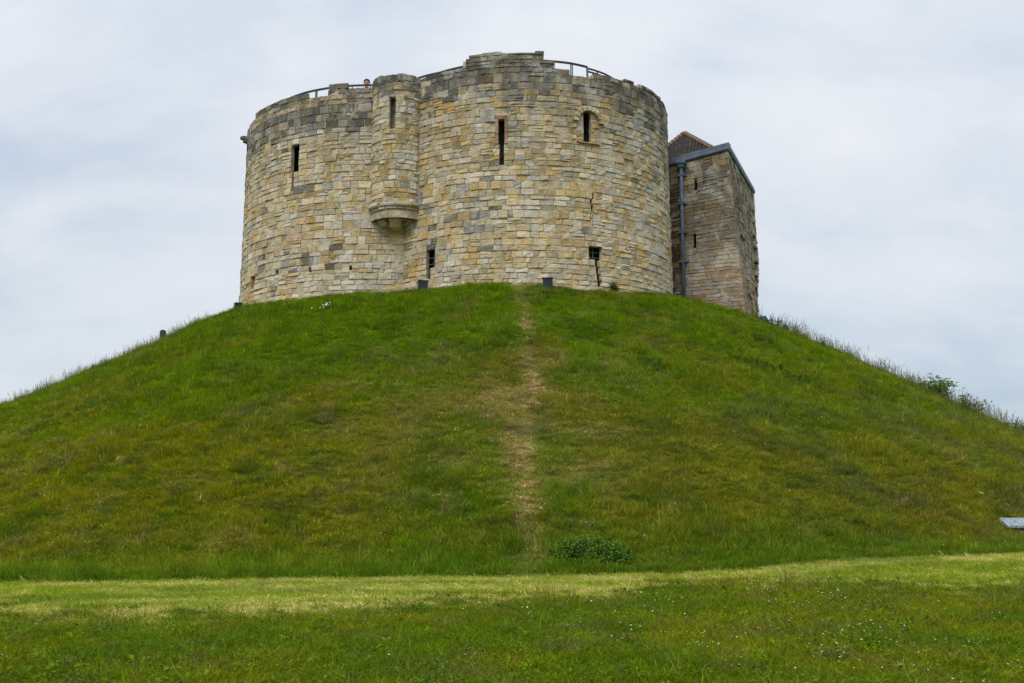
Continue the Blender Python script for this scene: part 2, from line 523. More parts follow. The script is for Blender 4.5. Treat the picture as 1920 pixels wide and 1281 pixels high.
UQ = np.array([0, 1, 2, 3, 4]); VQ = np.array([0, 1, 2, 3])
SF = [(j * 5 + i, j * 5 + i + 1, (j + 1) * 5 + i + 1, (j + 1) * 5 + i) for j in range(3) for i in range(4)]
BORD = [0, 1, 2, 3, 4, 9, 14, 19, 18, 17, 16, 15, 10, 5]
SF += [(BORD[k], 20 + k, 20 + (k + 1) % 14, BORD[(k + 1) % 14]) for k in range(14)]
def stone_geo(surf, u0, u1, w0, w1, proud=0.0, e=.022, rough=.011, wob=.007):
    Lu, Lw = u1 - u0, w1 - w0
    e1, e2 = min(e, Lu * .2), min(e, Lw * .2)
    us = np.array([u0, u0 + e1, u0 + Lu * rng.uniform(.4, .6), u1 - e1, u1])
    ws = np.array([w0, w0 + e2, w1 - e2, w1])
    U, Wv = np.meshgrid(us, ws)
    U = U + rng.normal(0, wob, U.shape); Wv = Wv + rng.normal(0, wob, U.shape)
    for (j, i, su, sw) in ((0, 0, 1, 1), (0, 4, -1, 1), (3, 0, 1, -1), (3, 4, -1, -1)):
        k = rng.uniform(.2, 1.0) * e
        U[j, i] += su * k * .7; Wv[j, i] += sw * k * .7
    D = np.full(U.shape, proud - .015)
    tilt = rng.normal(0, .006, 2)
    D[1:3, 1:4] = proud + rng.normal(0, rough, (2, 3)) + tilt[0] * np.array([-1, 0, 1])[None] + tilt[1] * np.array([-1, 1])[:, None]
    P = surf(U, Wv, D).reshape(-1, 3)
    Uf, Wf = U.ravel()[BORD], Wv.ravel()[BORD]
    Q = surf(Uf, Wf, np.full(14, -.14))
    return np.concatenate([P, Q])

class Masonry:
    def __init__(s, both=False):
        s.both = both
        s.items = []     # (verts, colour, screen size, name)
    def add(s, V, colour, name='stone'):
        x, y = proj(V[:20])
        area = (x.max() - x.min()) * (y.max() - y.min())
        n = np.cross(V[4] - V[0], V[15] - V[0])
        n /= np.linalg.norm(n) + 1e-9
        view = np.array([0, 0, EYE]) - V[:20].mean(0)
        f = n @ (view / np.linalg.norm(view))
        vis = (f > .18 or (s.both and f < -.18)) and x.min() > 0 and x.max() < 1920 and y.min() > 0
        s.items.append((V, colour, area if vis else 0.0, name))
    def build(s, parent, mat, keep=300, rest='stonework', extra_parent=None):
        order = sorted(range(len(s.items)), key=lambda i: -s.items[i][2])
        single = set(i for i in order[:keep] if s.items[i][2] > 0)
        Vs, Fs, Cs, n = [], [], [], 0
        for i, (V, c_, a, nm) in enumerate(s.items):
            if i in single:
                mesh_obj(nm, V, SF, mat, parent, col=np.broadcast_to(c_, (len(V), 3)))
            else:
                Vs.append(V); Cs.append(np.broadcast_to(c_, (len(V), 3)))
                Fs += [[q + n for q in f] for f in SF]
                n += len(V)
        if Vs:
            o = mesh_obj(rest, np.concatenate(Vs), Fs, mat, parent, col=np.concatenate(Cs))
            o['kind'] = 'stuff'

def fill_course(ms, surf, R, u0, u1, w0, w1, holes, colour, lmin, lmax, gap=.011, top=None, pv=1.0):
    """lay stones along [u0,u1] in one course, leaving out the holes (ua,ub,wa,wb)"""
    segs = [(u0, u1, w0, w1)]
    for (ua, ub, wa, wb) in holes:
        nxt = []
        for (a, b, lo, hi) in segs:
            if ub <= a or ua >= b or wb <= lo + .03 or wa >= hi - .03:
                nxt.append((a, b, lo, hi)); continue
            if ua > a + .04: nxt.append((a, ua, lo, hi))
            if ub < b - .04: nxt.append((ub, b, lo, hi))
            a2, b2 = max(a, ua), min(b, ub)
            if wa > lo + .06: nxt.append((a2, b2, lo, wa))
            if wb < hi - .06: nxt.append((a2, b2, wb, hi))
        segs = nxt
    for (a, b, lo, hi) in segs:
        u = a
        while u < b - .03:
            l = rng.uniform(lmin, lmax) * (1 if rng.random() > .12 else .55)
            if b - (u + l) < lmin * .55:
                l = b - u
            hi2 = hi if top is None else min(hi, top(u + l / 2))
            if hi2 - lo > .07:
                pr = rng.normal(0, .010 * pv)
                if rng.random() < .05: pr -= rng.uniform(.02, .05) * pv
                g = gap / 2
                um, wm = u + l / 2, (lo + hi2) / 2
                if hi2 - lo > .22 and rng.random() < .11:
                    k = lo + (hi2 - lo) * rng.uniform(.4, .6)
                    ms.add(stone_geo(surf, u + g, u + l - g, lo + g, k - g, pr), colour(um, wm))
                    ms.add(stone_geo(surf, u + g, u + l - g, k + g, hi2 - g, pr + rng.normal(0, .01)), colour(um, wm))
                else:
                    ms.add(stone_geo(surf, u + g, u + l - g, lo + g, hi2 - g, pr, e=.019 * pv, rough=.010 * pv), colour(um, wm))
            u += l

P_BUFF, P_PALE, P_GREY = np.array([.45, .375, .245]), np.array([.51, .455, .345]), np.array([.40, .375, .325])
P_OCHRE, P_ORANGE, P_DARK = np.array([.40, .300, .145]), np.array([.48, .345, .150]), np.array([.165, .160, .145])
P_BLUE, P_PINK, P_TAN = np.array([.36, .365, .36]), np.array([.46, .325, .225]), np.array([.37, .31, .195])
def pick(ws):
    k = rng.choice(len(ws), p=np.array(ws) / sum(ws))
    return (P_BUFF, P_PALE, P_GREY, P_OCHRE, P_ORANGE, P_DARK, P_BLUE, P_PINK, P_TAN)[k]
def wall_colour(sd_, darkf):
    def f(u, w):
        n = float(fbm(np.array(u / 1.5), np.array(w / 1.1), sd_, 3))
        warm = float(sstep(.40, .62, n))
        ws = [4.4 + 1.8 * warm, 4.2 - 1.2 * warm, 2.8 - 1.8 * warm, .3 + 1.8 * warm, .15 + .5 * warm, .05, .8 * (1 - warm), .10, 2.2 + 2 * warm]
        d = darkf(u, w)
        if rng.random() < d:
            c_ = P_DARK * rng.uniform(.65, 1.3) if rng.random() < .6 else mixv(P_GREY, P_DARK, np.array(rng.uniform(.25, .8)))
        else:
            c_ = pick(ws)
            if d > .15:
                c_ = mixv(c_, np.array([.20, .19, .165]), np.array(.55 * d))
        if w < 10.0:
            c_ = mixv(c_, P_PALE, np.array(.30))
        c_ = mixv(c_, np.array([.46, .41, .305]) if d < .3 else c_, np.array(.12))
        return c_ * rng.uniform(.90, 1.24)
    return f
def dark_A(u, w):
    a = math.degrees(u / RA)
    d = .70 * float(sstep(16.2, 17.4, w + .6 * (fbm(np.array(u), np.array(w), 81) - .5)))
    d += .45 * float(sstep(20, 40, a) * sstep(15.6, 16.6, w)) + .28 * float(sstep(48, 60, a) * sstep(13.6, 15.2, w))
    if -38 < a < -8 and 10.4 < w < 12.9: d += .38 * float(sstep(.40, .55, fbm(np.array(u / .8), np.array(w / .5), 85, 2)))
    return min(d + .02, .9)
def dark_B(u, w):
    a = math.degrees(u / RB)
    d = .97 * float(sstep(15.7, 16.2, w + .35 * (fbm(np.array(u), np.array(w), 82) - .5)) * (1 - sstep(17.0, 17.15, w)))
    d += .30 * float(sstep(17.05, 17.15, w)) + .45 * float(sstep(17.5, 17.6, w))
    d += .25 * float(sstep(-55, -70, a) * sstep(13.5, 15.0, w))
    if 10.3 < w < 11.2 and a < -10: d += .30
    return min(d + .015, .92)
def dark_T(u, w):
    return min(.75 * float(sstep(17.0, 17.9, w)) + .02, .9)

def courses(z0, z1, hs):
    z, out = z0, []
    while z < z1 - .12:
        h = rng.choice(hs) * rng.uniform(.92, 1.08)
        if z1 - (z + h) < .15: h = z1 - z
        out.append((z, z + h)); z += h
    return out

tower = empty('castle_tower', (-1.6, 48.6, 9.0))
tag(tower, 'great pale limestone tower of rounded lobes crowning the grassy mound', 'tower')
MS_T = Masonry()
d2r = math.pi / 180
def rect(C, R, x0, y0, x1, y1):
    """an opening given by two corners seen in the photograph -> (ua,ub,wa,wb) on the lobe"""
    a0, w1 = cyl_hit(x0, y0, C, R); a1, w0 = cyl_hit(x1, y1, C, R)
    return (a0 * d2r * R, a1 * d2r * R, w0, w1)

# openings of the right lobe
slit_a = rect(LA, RA, 934, 224, 946, 270)
slit_a2 = rect(LA, RA, 936.0, 270, 945, 309)
arch_slit = rect(LA, RA, 1094, 208, 1109, 268)
grille_a = rect(LA, RA, 1103, 462, 1127, 489)
loop_a = rect(LA, RA, 801, 470, 817, 502)
loop_a2 = rect(LA, RA, 801.5, 502, 808.5, 524)
crack_a = [rect(LA, RA, 1114.5 + k * 1.5, 487 + k * 13, 1122.5 + k * 1.5, 501 + k * 13) for k in range(4)]
crack_a2 = [rect(LA, RA, 1106 + (k % 3) * 1.6, 338 + k * 12, 1109.6 + (k % 3) * 1.6, 350 + k * 12) for k in range(8)]
open_A = [slit_a, slit_a2, arch_slit, grille_a, loop_a, loop_a2] + crack_a + crack_a2[2:5]
# openings of the left lobe
slit_b = rect(LB, RB, 546.5, 273, 559.5, 321)
crack_b = rect(LB, RB, 547.5, 321, 550.0, 358)
loop_b = rect(LB, RB, 473.5, 517, 479.5, 541)
put_b = [rect(LB, RB, x - 2.6, y - 4, x + 2.6, y + 4) for x, y in ((521, 511), (583, 507), (658, 503))]
open_B = [slit_b, loop_b, crack_b] + put_b
# turret slit
slit_t = rect(TC, RT, 730, 183, 741, 241)

# (each entry of the table holds up to its own angle)
def top_upto(tab, R):
    def f(u):
        a = u / R / d2r
        for ang, z in tab:
            if a <= ang:
                return z
        return tab[-1][1]
    return f
def tops(C, R, rows, last):
    return [(cyl_hit(xe, y, C, R)[0], cyl_hit(x, y, C, R)[1]) for xe, x, y in rows] + [(180, cyl_hit(*last, C, R)[1])]
TA = tops(LA, RA, [(866, 845, 132), (879, 872, 111), (905, 890, 102), (946, 925, 96.5), (998, 970, 98.5), (1017, 1007, 94.5), (1033, 1025, 112.5), (1076, 1055, 127.5),
                   (1110, 1093, 143.5), (1172, 1140, 143), (1191, 1183, 151), (1199, 1196, 159.5), (1236, 1220, 166)], (1242, 190))
TB = tops(LB, RB, [(480, 472, 230), (505, 492, 202.5), (576, 545, 182), (612, 595, 181), (650, 632, 156.5)], (670, 163.5))
ZT_TOP = cyl_hit(748, 138, TC, RT)[1]
def top_bands(z0, tab):
    zs = [z0]
    for z in sorted(z for _, z in tab) + [max(z for _, z in tab)]:
        if z - zs[-1] > .13:
            zs.append(z)
    out = []
    for a, b in zip(zs[:-1], zs[1:]):
        n = max(1, round((b - a) / .27))
        out += [(a + (b - a) * k / n, a + (b - a) * (k + 1) / n + (.02 if k == n - 1 and b == zs[-1] else 0)) for k in range(n)]
    return out
topA, topB = top_upto(TA, RA), top_upto(TB, RB)

# junction angles
def junction():
    m, d = (LA + LB) / 2, LB - LA
    l = np.hypot(*d)
    a = (RA * RA - RB * RB + l * l) / (2 * l)
    h = math.sqrt(RA * RA - a * a)
    p = LA + d / l * a
    n = np.array([d[1], -d[0]]) / l
    if n[1] > 0: n = -n
    return p + n * h
J = junction()
angA0 = math.atan2(J[0] - LA[0], -(J[1] - LA[1])) / d2r
angB1 = math.atan2(J[0] - LB[0], -(J[1] - LB[1])) / d2r

hs_low = [.17, .19, .21, .22]
hs_mid = [.18, .21, .23, .25, .27, .31]
cA = courses(Z0, 10.0, hs_low) + courses(10.0, 17.18, hs_mid) + top_bands(17.18, TA)
cB = courses(Z0, 10.05, hs_low) + courses(10.05, 16.1, hs_mid) + [(16.1, 16.42), (16.42, 16.74), (16.74, 17.08)] + top_bands(17.08, TB)
sA, sB, sT = cyl_surf(LA, RA), cyl_surf(LB, RB), cyl_surf(TC, RT, 0.0)
colA, colB, colT = wall_colour(101, dark_A), wall_colour(202, dark_B), wall_colour(303, dark_T)

# relieving arch over the slit of the right lobe: ring of voussoirs with small infill stones
ua_c = (arch_slit[0] + arch_slit[1]) / 2
a_out, a_in = .65, .45
_, arch_z = cyl_hit(1104, 230, LA, RA)
_, sill_z = cyl_hit(1104, 268, LA, RA)
ua_c += .05
def holes_A(lo, hi):
    out = list(open_A)
    wm = (lo + hi) / 2
    # pink dressed surround of the slit
    out.append((slit_a[0] - .11, slit_a[1] + .11, slit_a[2] - .02, slit_a[3] + .17))
    if hi > arch_z and lo < arch_z + a_out:
        y = max(wm - arch_z, 0)
        if y < a_out:
            k = math.sqrt(a_out ** 2 - y * y)
            out.append((ua_c - k, ua_c + k, lo - .01, hi + .01))
    if hi > sill_z and lo < arch_z:
        out.append((ua_c - a_out * .8, ua_c + a_out * .8, sill_z - .05, arch_z))
    out += crack_a2
    return out
for lo, hi in cA:
    fill_course(MS_T, sA, RA, angA0 * d2r * RA + (.0 if lo > 12 else .02), 112 * d2r * RA, lo, hi, holes_A(lo, hi), colA, .27, .60, top=topA)
for lo, hi in cB:
    fill_course(MS_T, sB, RB, -112 * d2r * RB, angB1 * d2r * RB - .02, lo, hi, open_B, colB, .27, .62, top=topB)
# turret
ztb, ztt = 12.72, 18.14
cT = courses(ztb, 17.3, hs_mid) + [(17.3, 17.6), (17.6, ZT_TOP - .28), (ZT_TOP - .28, ZT_TOP + .02)]
for lo, hi in cT:
    fill_course(MS_T, sT, RT, -105 * d2r * RT, 105 * d2r * RT, lo, hi, [slit_t], colT, .26, .50, top=lambda u: ZT_TOP + .04 * math.sin(u * 5))
# surround, voussoirs, infill
pinkc = np.array([.40, .26, .205])
for (a, b, lo, hi) in ((slit_a[0] - .11, slit_a[0], slit_a[2], slit_a[2] + .40), (slit_a[0] - .11, slit_a[0], slit_a[2] + .41, slit_a[3]),
                       (slit_a[1], slit_a[1] + .11, slit_a[2], slit_a[2] + .46), (slit_a[1], slit_a[1] + .11, slit_a[2] + .47, slit_a[3]),
                       (slit_a[0] - .10, slit_a[1] + .10, slit_a[3], slit_a[3] + .16)):
    MS_T.add(stone_geo(sA, a + .006, b - .006, lo + .005, hi - .005, .02, e=.012), pinkc * rng.uniform(.9, 1.1))
def arch_surf(u, w, d):      # u = angle along the arch, w = radius
    return sA(ua_c + w * np.sin(u), arch_z + w * np.cos(u), d)
n_v = 9
for k in range(n_v):
    t0, t1 = -math.pi / 2 * 1.02 + math.pi * 1.02 * k / n_v, -math.pi / 2 * 1.02 + math.pi * 1.02 * (k + 1) / n_v
    V = stone_geo(arch_surf, t0 + .02, t1 - .02, a_in, a_out, .10, e=.035, wob=.004)
    MS_T.add(V, mixv(P_PALE, P_GREY, np.array(rng.uniform(0, .5))) * rng.uniform(1.05, 1.2))
for s_ in (-1, 1):
    z = sill_z
    while z < arch_z + a_in - .06:
        h = rng.uniform(.14, .24)
        y = max(z + h / 2 - arch_z, 0)
        k = math.sqrt(max(a_in ** 2 - y * y, 0)) - .01
        lim = a_out * .8 if z + h < arch_z + .02 else k
        a, b = (ua_c - lim, arch_slit[0]) if s_ < 0 else (arch_slit[1], ua_c + lim)
        if b - a > .05:
            MS_T.add(stone_geo(sA, a + .008, b - .008, z + .007, z + h - .007, -.02 - .01 * rng.random()), pick([3, 2, 1, 2, 1, .1, .3, .6, 2]) * rng.uniform(.85, 1.05))
        z += h
MS_T.add(stone_geo(sA, ua_c - .50, ua_c + .50, sill_z - .05, sill_z, .05, e=.015), np.array([.40, .25, .17]))
# pale dressed blocks round the low loop of the left lobe
for (x0, y0, x1, y1) in ((464, 518, 473, 531), (468, 503, 480.5, 517)):
    a, b, lo, hi = rect(LB, RB, x0, y0, x1, y1)
    MS_T.add(stone_geo(sB, a, b, lo, hi, .03, e=.012), np.array([.52, .41, .23]))
MS_T.build(tower, M_STONE, 300)

# wall cores: the mortar behind the stones, pierced at the openings, down to the inner face
def core(C, R, a0, a1, top, opens, thick=1.25, batter=.10, zbot=Z0 - .6):
    angs = set(np.arange(a0, a1 + .01, 2.0).tolist() + [a0, a1])
    zs = {z for z in (zbot, 9.2, 11.0, 13.0, 15.0, 17.0) if z >= zbot}
    for (ua, ub, wa, wb) in opens:
        angs |= {ua / R / d2r, ub / R / d2r}
        zs |= {wa, wb}
    angs, zs = sorted(a for a in angs if a0 - 1e-6 <= a <= a1 + 1e-6), sorted(zs)
    angs = [a for i, a in enumerate(angs) if i == 0 or a - angs[i - 1] > 1e-4]
    so = cyl_surf(C, R, batter)
    B = MB()
    def hole(i, j):
        am, zm = (angs[i] + angs[i + 1]) / 2 * d2r * R, (zs[j] + zs[j + 1]) / 2
        return any(ua < am < ub and wa < zm < wb for (ua, ub, wa, wb) in opens)
    def quad(p):
        B.add(p, [(0, 1, 2, 3)])
    for i in range(len(angs) - 1):
        u0, u1 = angs[i] * d2r * R, angs[i + 1] * d2r * R
        zt = min(top((u0 + u1) / 2), top(u0 + .01), top(u1 - .01)) - .07
        cols = zs + [zt]
        for j in range(len(cols) - 1):
            if j < len(zs) - 1 and hole(i, j):
                # reveals of the opening
                def nb(ii, jj):
                    return 0 <= ii < len(angs) - 1 and 0 <= jj < len(zs) - 1 and hole(ii, jj)
                for (cond, q) in ((not nb(i - 1, j), [(u0, cols[j]), (u0, cols[j + 1])]), (not nb(i + 1, j), [(u1, cols[j]), (u1, cols[j + 1])]),
                                  (not nb(i, j - 1), [(u0, cols[j]), (u1, cols[j])]), (not nb(i, j + 1), [(u0, cols[j + 1]), (u1, cols[j + 1])])):
                    if cond:
                        (ua, wa), (ub, wb) = q
                        pt = lambda u, w, d: so(np.array(u), np.array(w), np.array(d))
                        quad([pt(ua, wa, -.05), pt(ub, wb, -.05), pt(ub, wb, -.20), pt(ua, wa, -.20)])
                quad([so(np.array(u), np.array(w), np.array(-thick)) for u, w in ((u0, cols[j]), (u1, cols[j]), (u1, cols[j + 1]), (u0, cols[j + 1]))])
                continue
            for d in (-.035, -thick):
                quad([so(np.array(u), np.array(w), np.array(d)) for u, w in ((u0, cols[j]), (u1, cols[j]), (u1, cols[j + 1]), (u0, cols[j + 1]))])
        quad([so(np.array(u), np.array(zt), np.array(d)) for u, d in ((u0, -.035), (u1, -.035), (u1, -thick), (u0, -thick))])
        # step faces between columns of different height
        zn = min(top(u1 + .02), top(u1 + .1)) - .07
        lo_, hi_ = min(zt, zn), max(zt, zn)
        if hi_ - lo_ > .01:
            quad([so(np.array(u1), np.array(w), np.array(d)) for w, d in ((lo_, -.05), (hi_, -.05), (hi_, -thick), (lo_, -thick))])
    return B
B = core(LA, RA, angA0 - 4, 116, topA, open_A)
B.build('wall_core', M_MORTAR, tower)
B = core(LB, RB, -116, angB1 + 4, topB, open_B)
B.build('wall_core', M_MORTAR, tower)
B = core(TC, RT, -120, 120, lambda u: ZT_TOP, [slit_t], thick=.45, batter=0, zbot=12.1)
# close the turret below and on top, behind its parapet
ring = [(TC[0] + .9 * math.sin(t), TC[1] - .9 * math.cos(t)) for t in np.linspace(-2.2, 2.2, 24)]
B.add([(x, y, ZT_TOP - .25) for x, y in ring] + [(x, y, 12.1) for x, y in ring], [tuple(range(24)), tuple(range(47, 23, -1))])
B.build('turret_core', M_MORTAR, tower)
# rear lobes, plain coursed walling that the photograph shows nothing of
for C_, a0_, a1_ in ((LA2, 62, 190), (LB2, 170, 305)):
    core(C_, 6.3, a0_, a1_, lambda u: 17.5, []).build('rear_wall', M_MORTAR, tower)
# roof deck over the whole plan
cs = [(LA, RA - .3), (LB, RB - .3), (LA2, 6.2), (LB2, 6.2)]
for k, (C_, r_) in enumerate(cs):
    B = MB()
    pts = [(C_[0] + r_ * math.cos(t), C_[1] + r_ * math.sin(t)) for t in np.linspace(0, 2 * math.pi, 49)[:-1]]
    z = 16.55 + k * .004
    B.add([(x, y, z) for x, y in pts] + [(x, y, z - .2) for x, y in pts], [tuple(range(48)), tuple(range(95, 47, -1))] + [(i, 48 + i, 48 + (i + 1) % 48, (i + 1) % 48) for i in range(48)])
    B.build('roof_deck', M_DECK, tower)

# turret foot: two moulded rings of curved stones, a sloping underside, three corbels
def lathe_arc(C, prof, a0, a1, n):
    B = MB()
    an = np.linspace(a0, a1, n)
    P = [(C[0] + r * math.sin(a), C[1] - r * math.cos(a), z) for a in an for r, z in prof]
    m = len(prof)
    F = [(i * m + k, (i + 1) * m + k, (i + 1) * m + (k + 1) % m, i * m + (k + 1) % m) for i in range(n - 1) for k in range(m)]
    F += [tuple(range(m))[::-1], tuple((n - 1) * m + k for k in range(m))]
    B.add(P, F)
    return B
ZM = .54
pr1 = [(.80, 12.18), (RT + .05, 12.18), (RT + .09, 12.12), (RT + .09, 12.05), (RT + .04, 11.99), (.80, 11.99)]
pr2 = [(RT - .16, 11.985), (RT + .02, 11.985), (RT + .03, 11.92), (RT - .02, 11.87), (RT - .16, 11.87)]
pr1, pr2 = [(r, z + ZM) for r, z in pr1], [(r, z + ZM) for r, z in pr2]
for pr_, n_s in ((pr1, 6), (pr2, 5)):
    ed = np.linspace(-1.75, 1.75, n_s + 1)
    for k in range(n_s):
        dr_, dz_ = rng.normal(0, .022), rng.normal(0, .012)
        B = lathe_arc(TC, [(r + (dr_ if r > .85 else 0), z + dz_) for r, z in pr_], ed[k] + .012, ed[k + 1] - .012 - .02 * rng.random(), 5)
        nv = sum(len(v) for v in B.V)
        B.build('moulding_stone', M_STONE, tower, col=np.broadcast_to(mixv(P_BUFF, P_GREY, np.array(rng.random())) * rng.uniform(.65, 1.05), (nv, 3)))
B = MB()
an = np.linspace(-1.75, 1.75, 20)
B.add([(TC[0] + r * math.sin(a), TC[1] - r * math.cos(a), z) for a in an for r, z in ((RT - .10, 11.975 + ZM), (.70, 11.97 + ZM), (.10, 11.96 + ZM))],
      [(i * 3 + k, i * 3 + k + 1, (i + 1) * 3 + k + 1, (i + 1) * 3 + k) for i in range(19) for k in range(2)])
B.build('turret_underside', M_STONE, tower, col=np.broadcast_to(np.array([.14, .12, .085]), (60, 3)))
def corbel(ang, wd, drop, colr, out):
    B = MB()
    dx, dy = math.sin(ang), -math.cos(ang)
    prof = [(-.5, 0), (out, 0), (out + .02, -drop * .35), (out - .06, -drop * .72), (out - .24, -drop), (-.5, -drop * 1.15)]
    P = []
    for s_, sh in ((-1, .86), (-.8, 1.0), (.8, 1.0), (1, .86)):
        for (o_, z_) in prof:
            o2 = o_ * sh if o_ > 0 else o_
            P.append((TC[0] + dx * (.42 + o2) - dy * s_ * wd / 2 + rng.normal(0, .025), TC[1] + dy * (.42 + o2) + dx * s_ * wd / 2 + rng.normal(0, .025), 11.96 + ZM + z_ * (1.0 if s_ in (-.8, .8) else .92)))
    m = len(prof)
    F = [(i * m + k, (i + 1) * m + k, (i + 1) * m + (k + 1) % m, i * m + (k + 1) % m) for i in range(3) for k in range(m)]
    F += [tuple(range(m))[::-1], tuple(3 * m + k for k in range(m))]
    B.add(P, F)
    B.build('corbel', M_STONE, tower, col=np.broadcast_to(colr, (len(P), 3)))
corbel(-.85, .36, .60, P_PALE * .95, .52)
corbel(-.05, .42, .70, P_BUFF * 1.1, .56)
corbel(.90, .26, .52, P_PALE, .48)

# iron bars in the two low openings of the right lobe
def bars(h, vs, hs_):
    B = MB()
    ua, ub, wa, wb = h
    for k in vs:
        u = ua + (ub - ua) * k
        B.tube([sA(np.array(u), np.array(wa - .03), np.array(-.22)), sA(np.array(u), np.array(wb + .03), np.array(-.22))], .014, 6)
    for k in hs_:
        w = wa + (wb - wa) * k
        B.tube([sA(np.array(ua - .03), np.array(w), np.array(-.20)), sA(np.array(ub + .03), np.array(w), np.array(-.20))], .014, 6)
    B.build('window_grille', M_RAILPOST, tower)
bars(grille_a, (.48,), (.22, .62))
bars(loop_a, (.55,), (.25, .6))

# stone water spout near the top of the left lobe
a_sp = -74.5 * d2r
B = MB()
dx, dy = math.sin(a_sp), -math.cos(a_sp)
prof = [(-.25, .12), (.17, .16), (.31, .12), (.31, .02), (.20, -.01), (.17, -.13), (.04, -.17), (-.25, -.14)]
_, z_sp = cyl_hit(463, 257, LB, RB)
P = []
for s_, sh in ((-1, .85), (-.6, 1), (.6, 1), (1, .85)):
    for o_, z_ in prof:
        P.append((LB[0] + dx * (RB + o_ * (sh if o_ > 0 else 1)) - dy * s_ * .13, LB[1] + dy * (RB + o_ * (sh if o_ > 0 else 1)) + dx * s_ * .13, 17.17 + z_ * sh))
m = len(prof)
B.add(P, [(i * m + k, (i + 1) * m + k, (i + 1) * m + (k + 1) % m, i * m + (k + 1) % m) for i in range(3) for k in range(m)] + [tuple(range(m))[::-1], tuple(3 * m + k for k in range(m))])
B.build('water_spout', M_STONE, tower, col=np.broadcast_to(np.array([.16, .155, .10]), (len(P), 3)))

# ------------------------------------------------------------------ railings on the wall walk
def railing(C, R, pts, label, posts, deck=16.57, second=False):
    """curved rail through the given photograph points, standing on the deck at radius R"""
    hz = [cyl_hit(x, y, C, R) for x, y in pts]
    ang, zz = [h[0] for h in hz], [h[1] for h in hz]
    mid = math.radians((ang[0] + ang[-1]) / 2)
    t = empty('metal_railing', (C[0] + R * math.sin(mid), C[1] - R * math.cos(mid), deck))
    tag(t, label, 'railing', 'black railings along the wall walk')
    an = np.linspace(ang[0], ang[-1], int((ang[-1] - ang[0]) / 2) + 3)
    z = np.interp(an, ang, zz)
    pt = lambda a, r, h: np.array([C[0] + r * math.sin(a), C[1] - r * math.cos(a), h])
    for off in ((0, -.13) if second else (0,)):
        B = MB()
        h = .03 if not second else .018
        for i in range(len(an) - 1):
            q = []
            for k in (i, i + 1):
                a = an[k] * d2r
                q += [pt(a, R - .045, z[k] + off - h), pt(a, R + .045, z[k] + off - h), pt(a, R + .045, z[k] + off + h), pt(a, R - .045, z[k] + off + h)]
            B.add(q, [(0, 4, 5, 1), (1, 5, 6, 2), (2, 6, 7, 3), (3, 7, 4, 0)])
        B.build('handrail', M_RAIL, t)
    for x in posts:
        a = cyl_hit(x, pts[0][1], C, R)[0]
        zt = float(np.interp(a, ang, zz)) - .03
        ax = np.array([[math.cos(a * d2r), math.sin(a * d2r), 0], [math.sin(a * d2r), -math.cos(a * d2r), 0], [0, 0, 1]])
        B = MB()
        B.box(pt(a * d2r, R, (zt + deck) / 2), (.035 if x != 1101 else .08, .05, zt - deck), ax)
        B.build('post', M_RAILPOST, t)
railing(LA, RA - .7, [(760, 158), (825, 136.5), (868, 125.5), (900, 121)], 'black railing just topping the wall between turret and battered merlon', (770, 800, 840, 880))
railing(LA, RA - .7, [(985, 113), (1033, 115), (1070, 119), (1101, 126)], 'curved black railing in the gap right of the battered merlon, with a thick end post', (990, 1036, 1039, 1070, 1073, 1101))
railing(LA, RA - .7, [(1102, 128.5), (1118, 133), (1134, 139), (1150, 148)], 'short double black railing sloping down behind the right parapet', (1120, 1146), second=True)
railing(LB, RB - .7, [(545, 184), (575, 173.5), (612, 166), (650, 161.5), (705, 160)], 'long black railing behind the left lobe parapet, beside the visitor', (560, 592, 594, 630, 660, 695))

# ------------------------------------------------------------------ the forebuilding on the right
def at_depth(x, y, Y_):
    r = ray(x, y)
    t = Y_ / r[1]
    return r * t + np.array([0, 0, EYE])
fb_corner_t = at_depth(1365, 283, 44.6)
fb_corner_b = at_depth(1397.5, 588, 44.0)
dL = np.array([-.90, .436])
ZF0, ZF1 = 8.2, fb_corner_t[2]
def depth_at_z(x, y, z):
    r = ray(x, y)
    return r * ((z - EYE) / r[2]) + np.array([0, 0, EYE])
far_t = depth_at_z(1412.5, 364, ZF1)
LRF = float(np.hypot(*(far_t[:2] - fb_corner_t[:2])))
dR = (far_t[:2] - fb_corner_t[:2]) / LRF
nL = np.array([-dL[1], dL[0]]); nL = nL if nL[1] < 0 else -nL
nR = np.array([dR[1], -dR[0]])
fb = empty('forebuilding', (9.0, 46.5, 8.6))
tag(fb, 'brownish square stone forebuilding with a tiled hipped roof, beside the tower', 'building')
def sFL(u, w, d):
    u = np.asarray(u, float).reshape(-1, 1); w = np.asarray(w, float).reshape(-1, 1); d = np.asarray(d, float).reshape(-1, 1)
    P = fb_corner_t[:2][None] + u * dL[None] + (d + .012 * (ZF1 - w)) * nL[None]
    return np.concatenate([P, w], 1)
def face_hit(x, y, dr):
    """photograph point -> (u, z) on the front face"""
    z = 12.0
    for _ in range(30):
        c0 = fb_corner_t[:2] + .012 * (ZF1 - z) * nL
        r = ray(x, y)
        t, u = np.linalg.solve(np.array([[r[0], -dr[0]], [r[1], -dr[1]]]), c0)
        z = t * r[2] + EYE
    return u, z
_u, _z = face_hit(1397.5, 588, dL)
KB = -_u / (ZF1 - _z)            # the corner batters outwards by this much per metre
def sFR(u, w, d):
    u = np.asarray(u, float).reshape(-1, 1); w = np.asarray(w, float).reshape(-1, 1); d = np.asarray(d, float).reshape(-1, 1)
    k = KB * (ZF1 - w) * np.clip(1 - u / LRF, 0, 1)
    P = fb_corner_t[:2][None] - k * dL[None] + .012 * (ZF1 - w) * nL[None] + u * dR[None] + d * nR[None]
    return np.concatenate([P, w], 1)
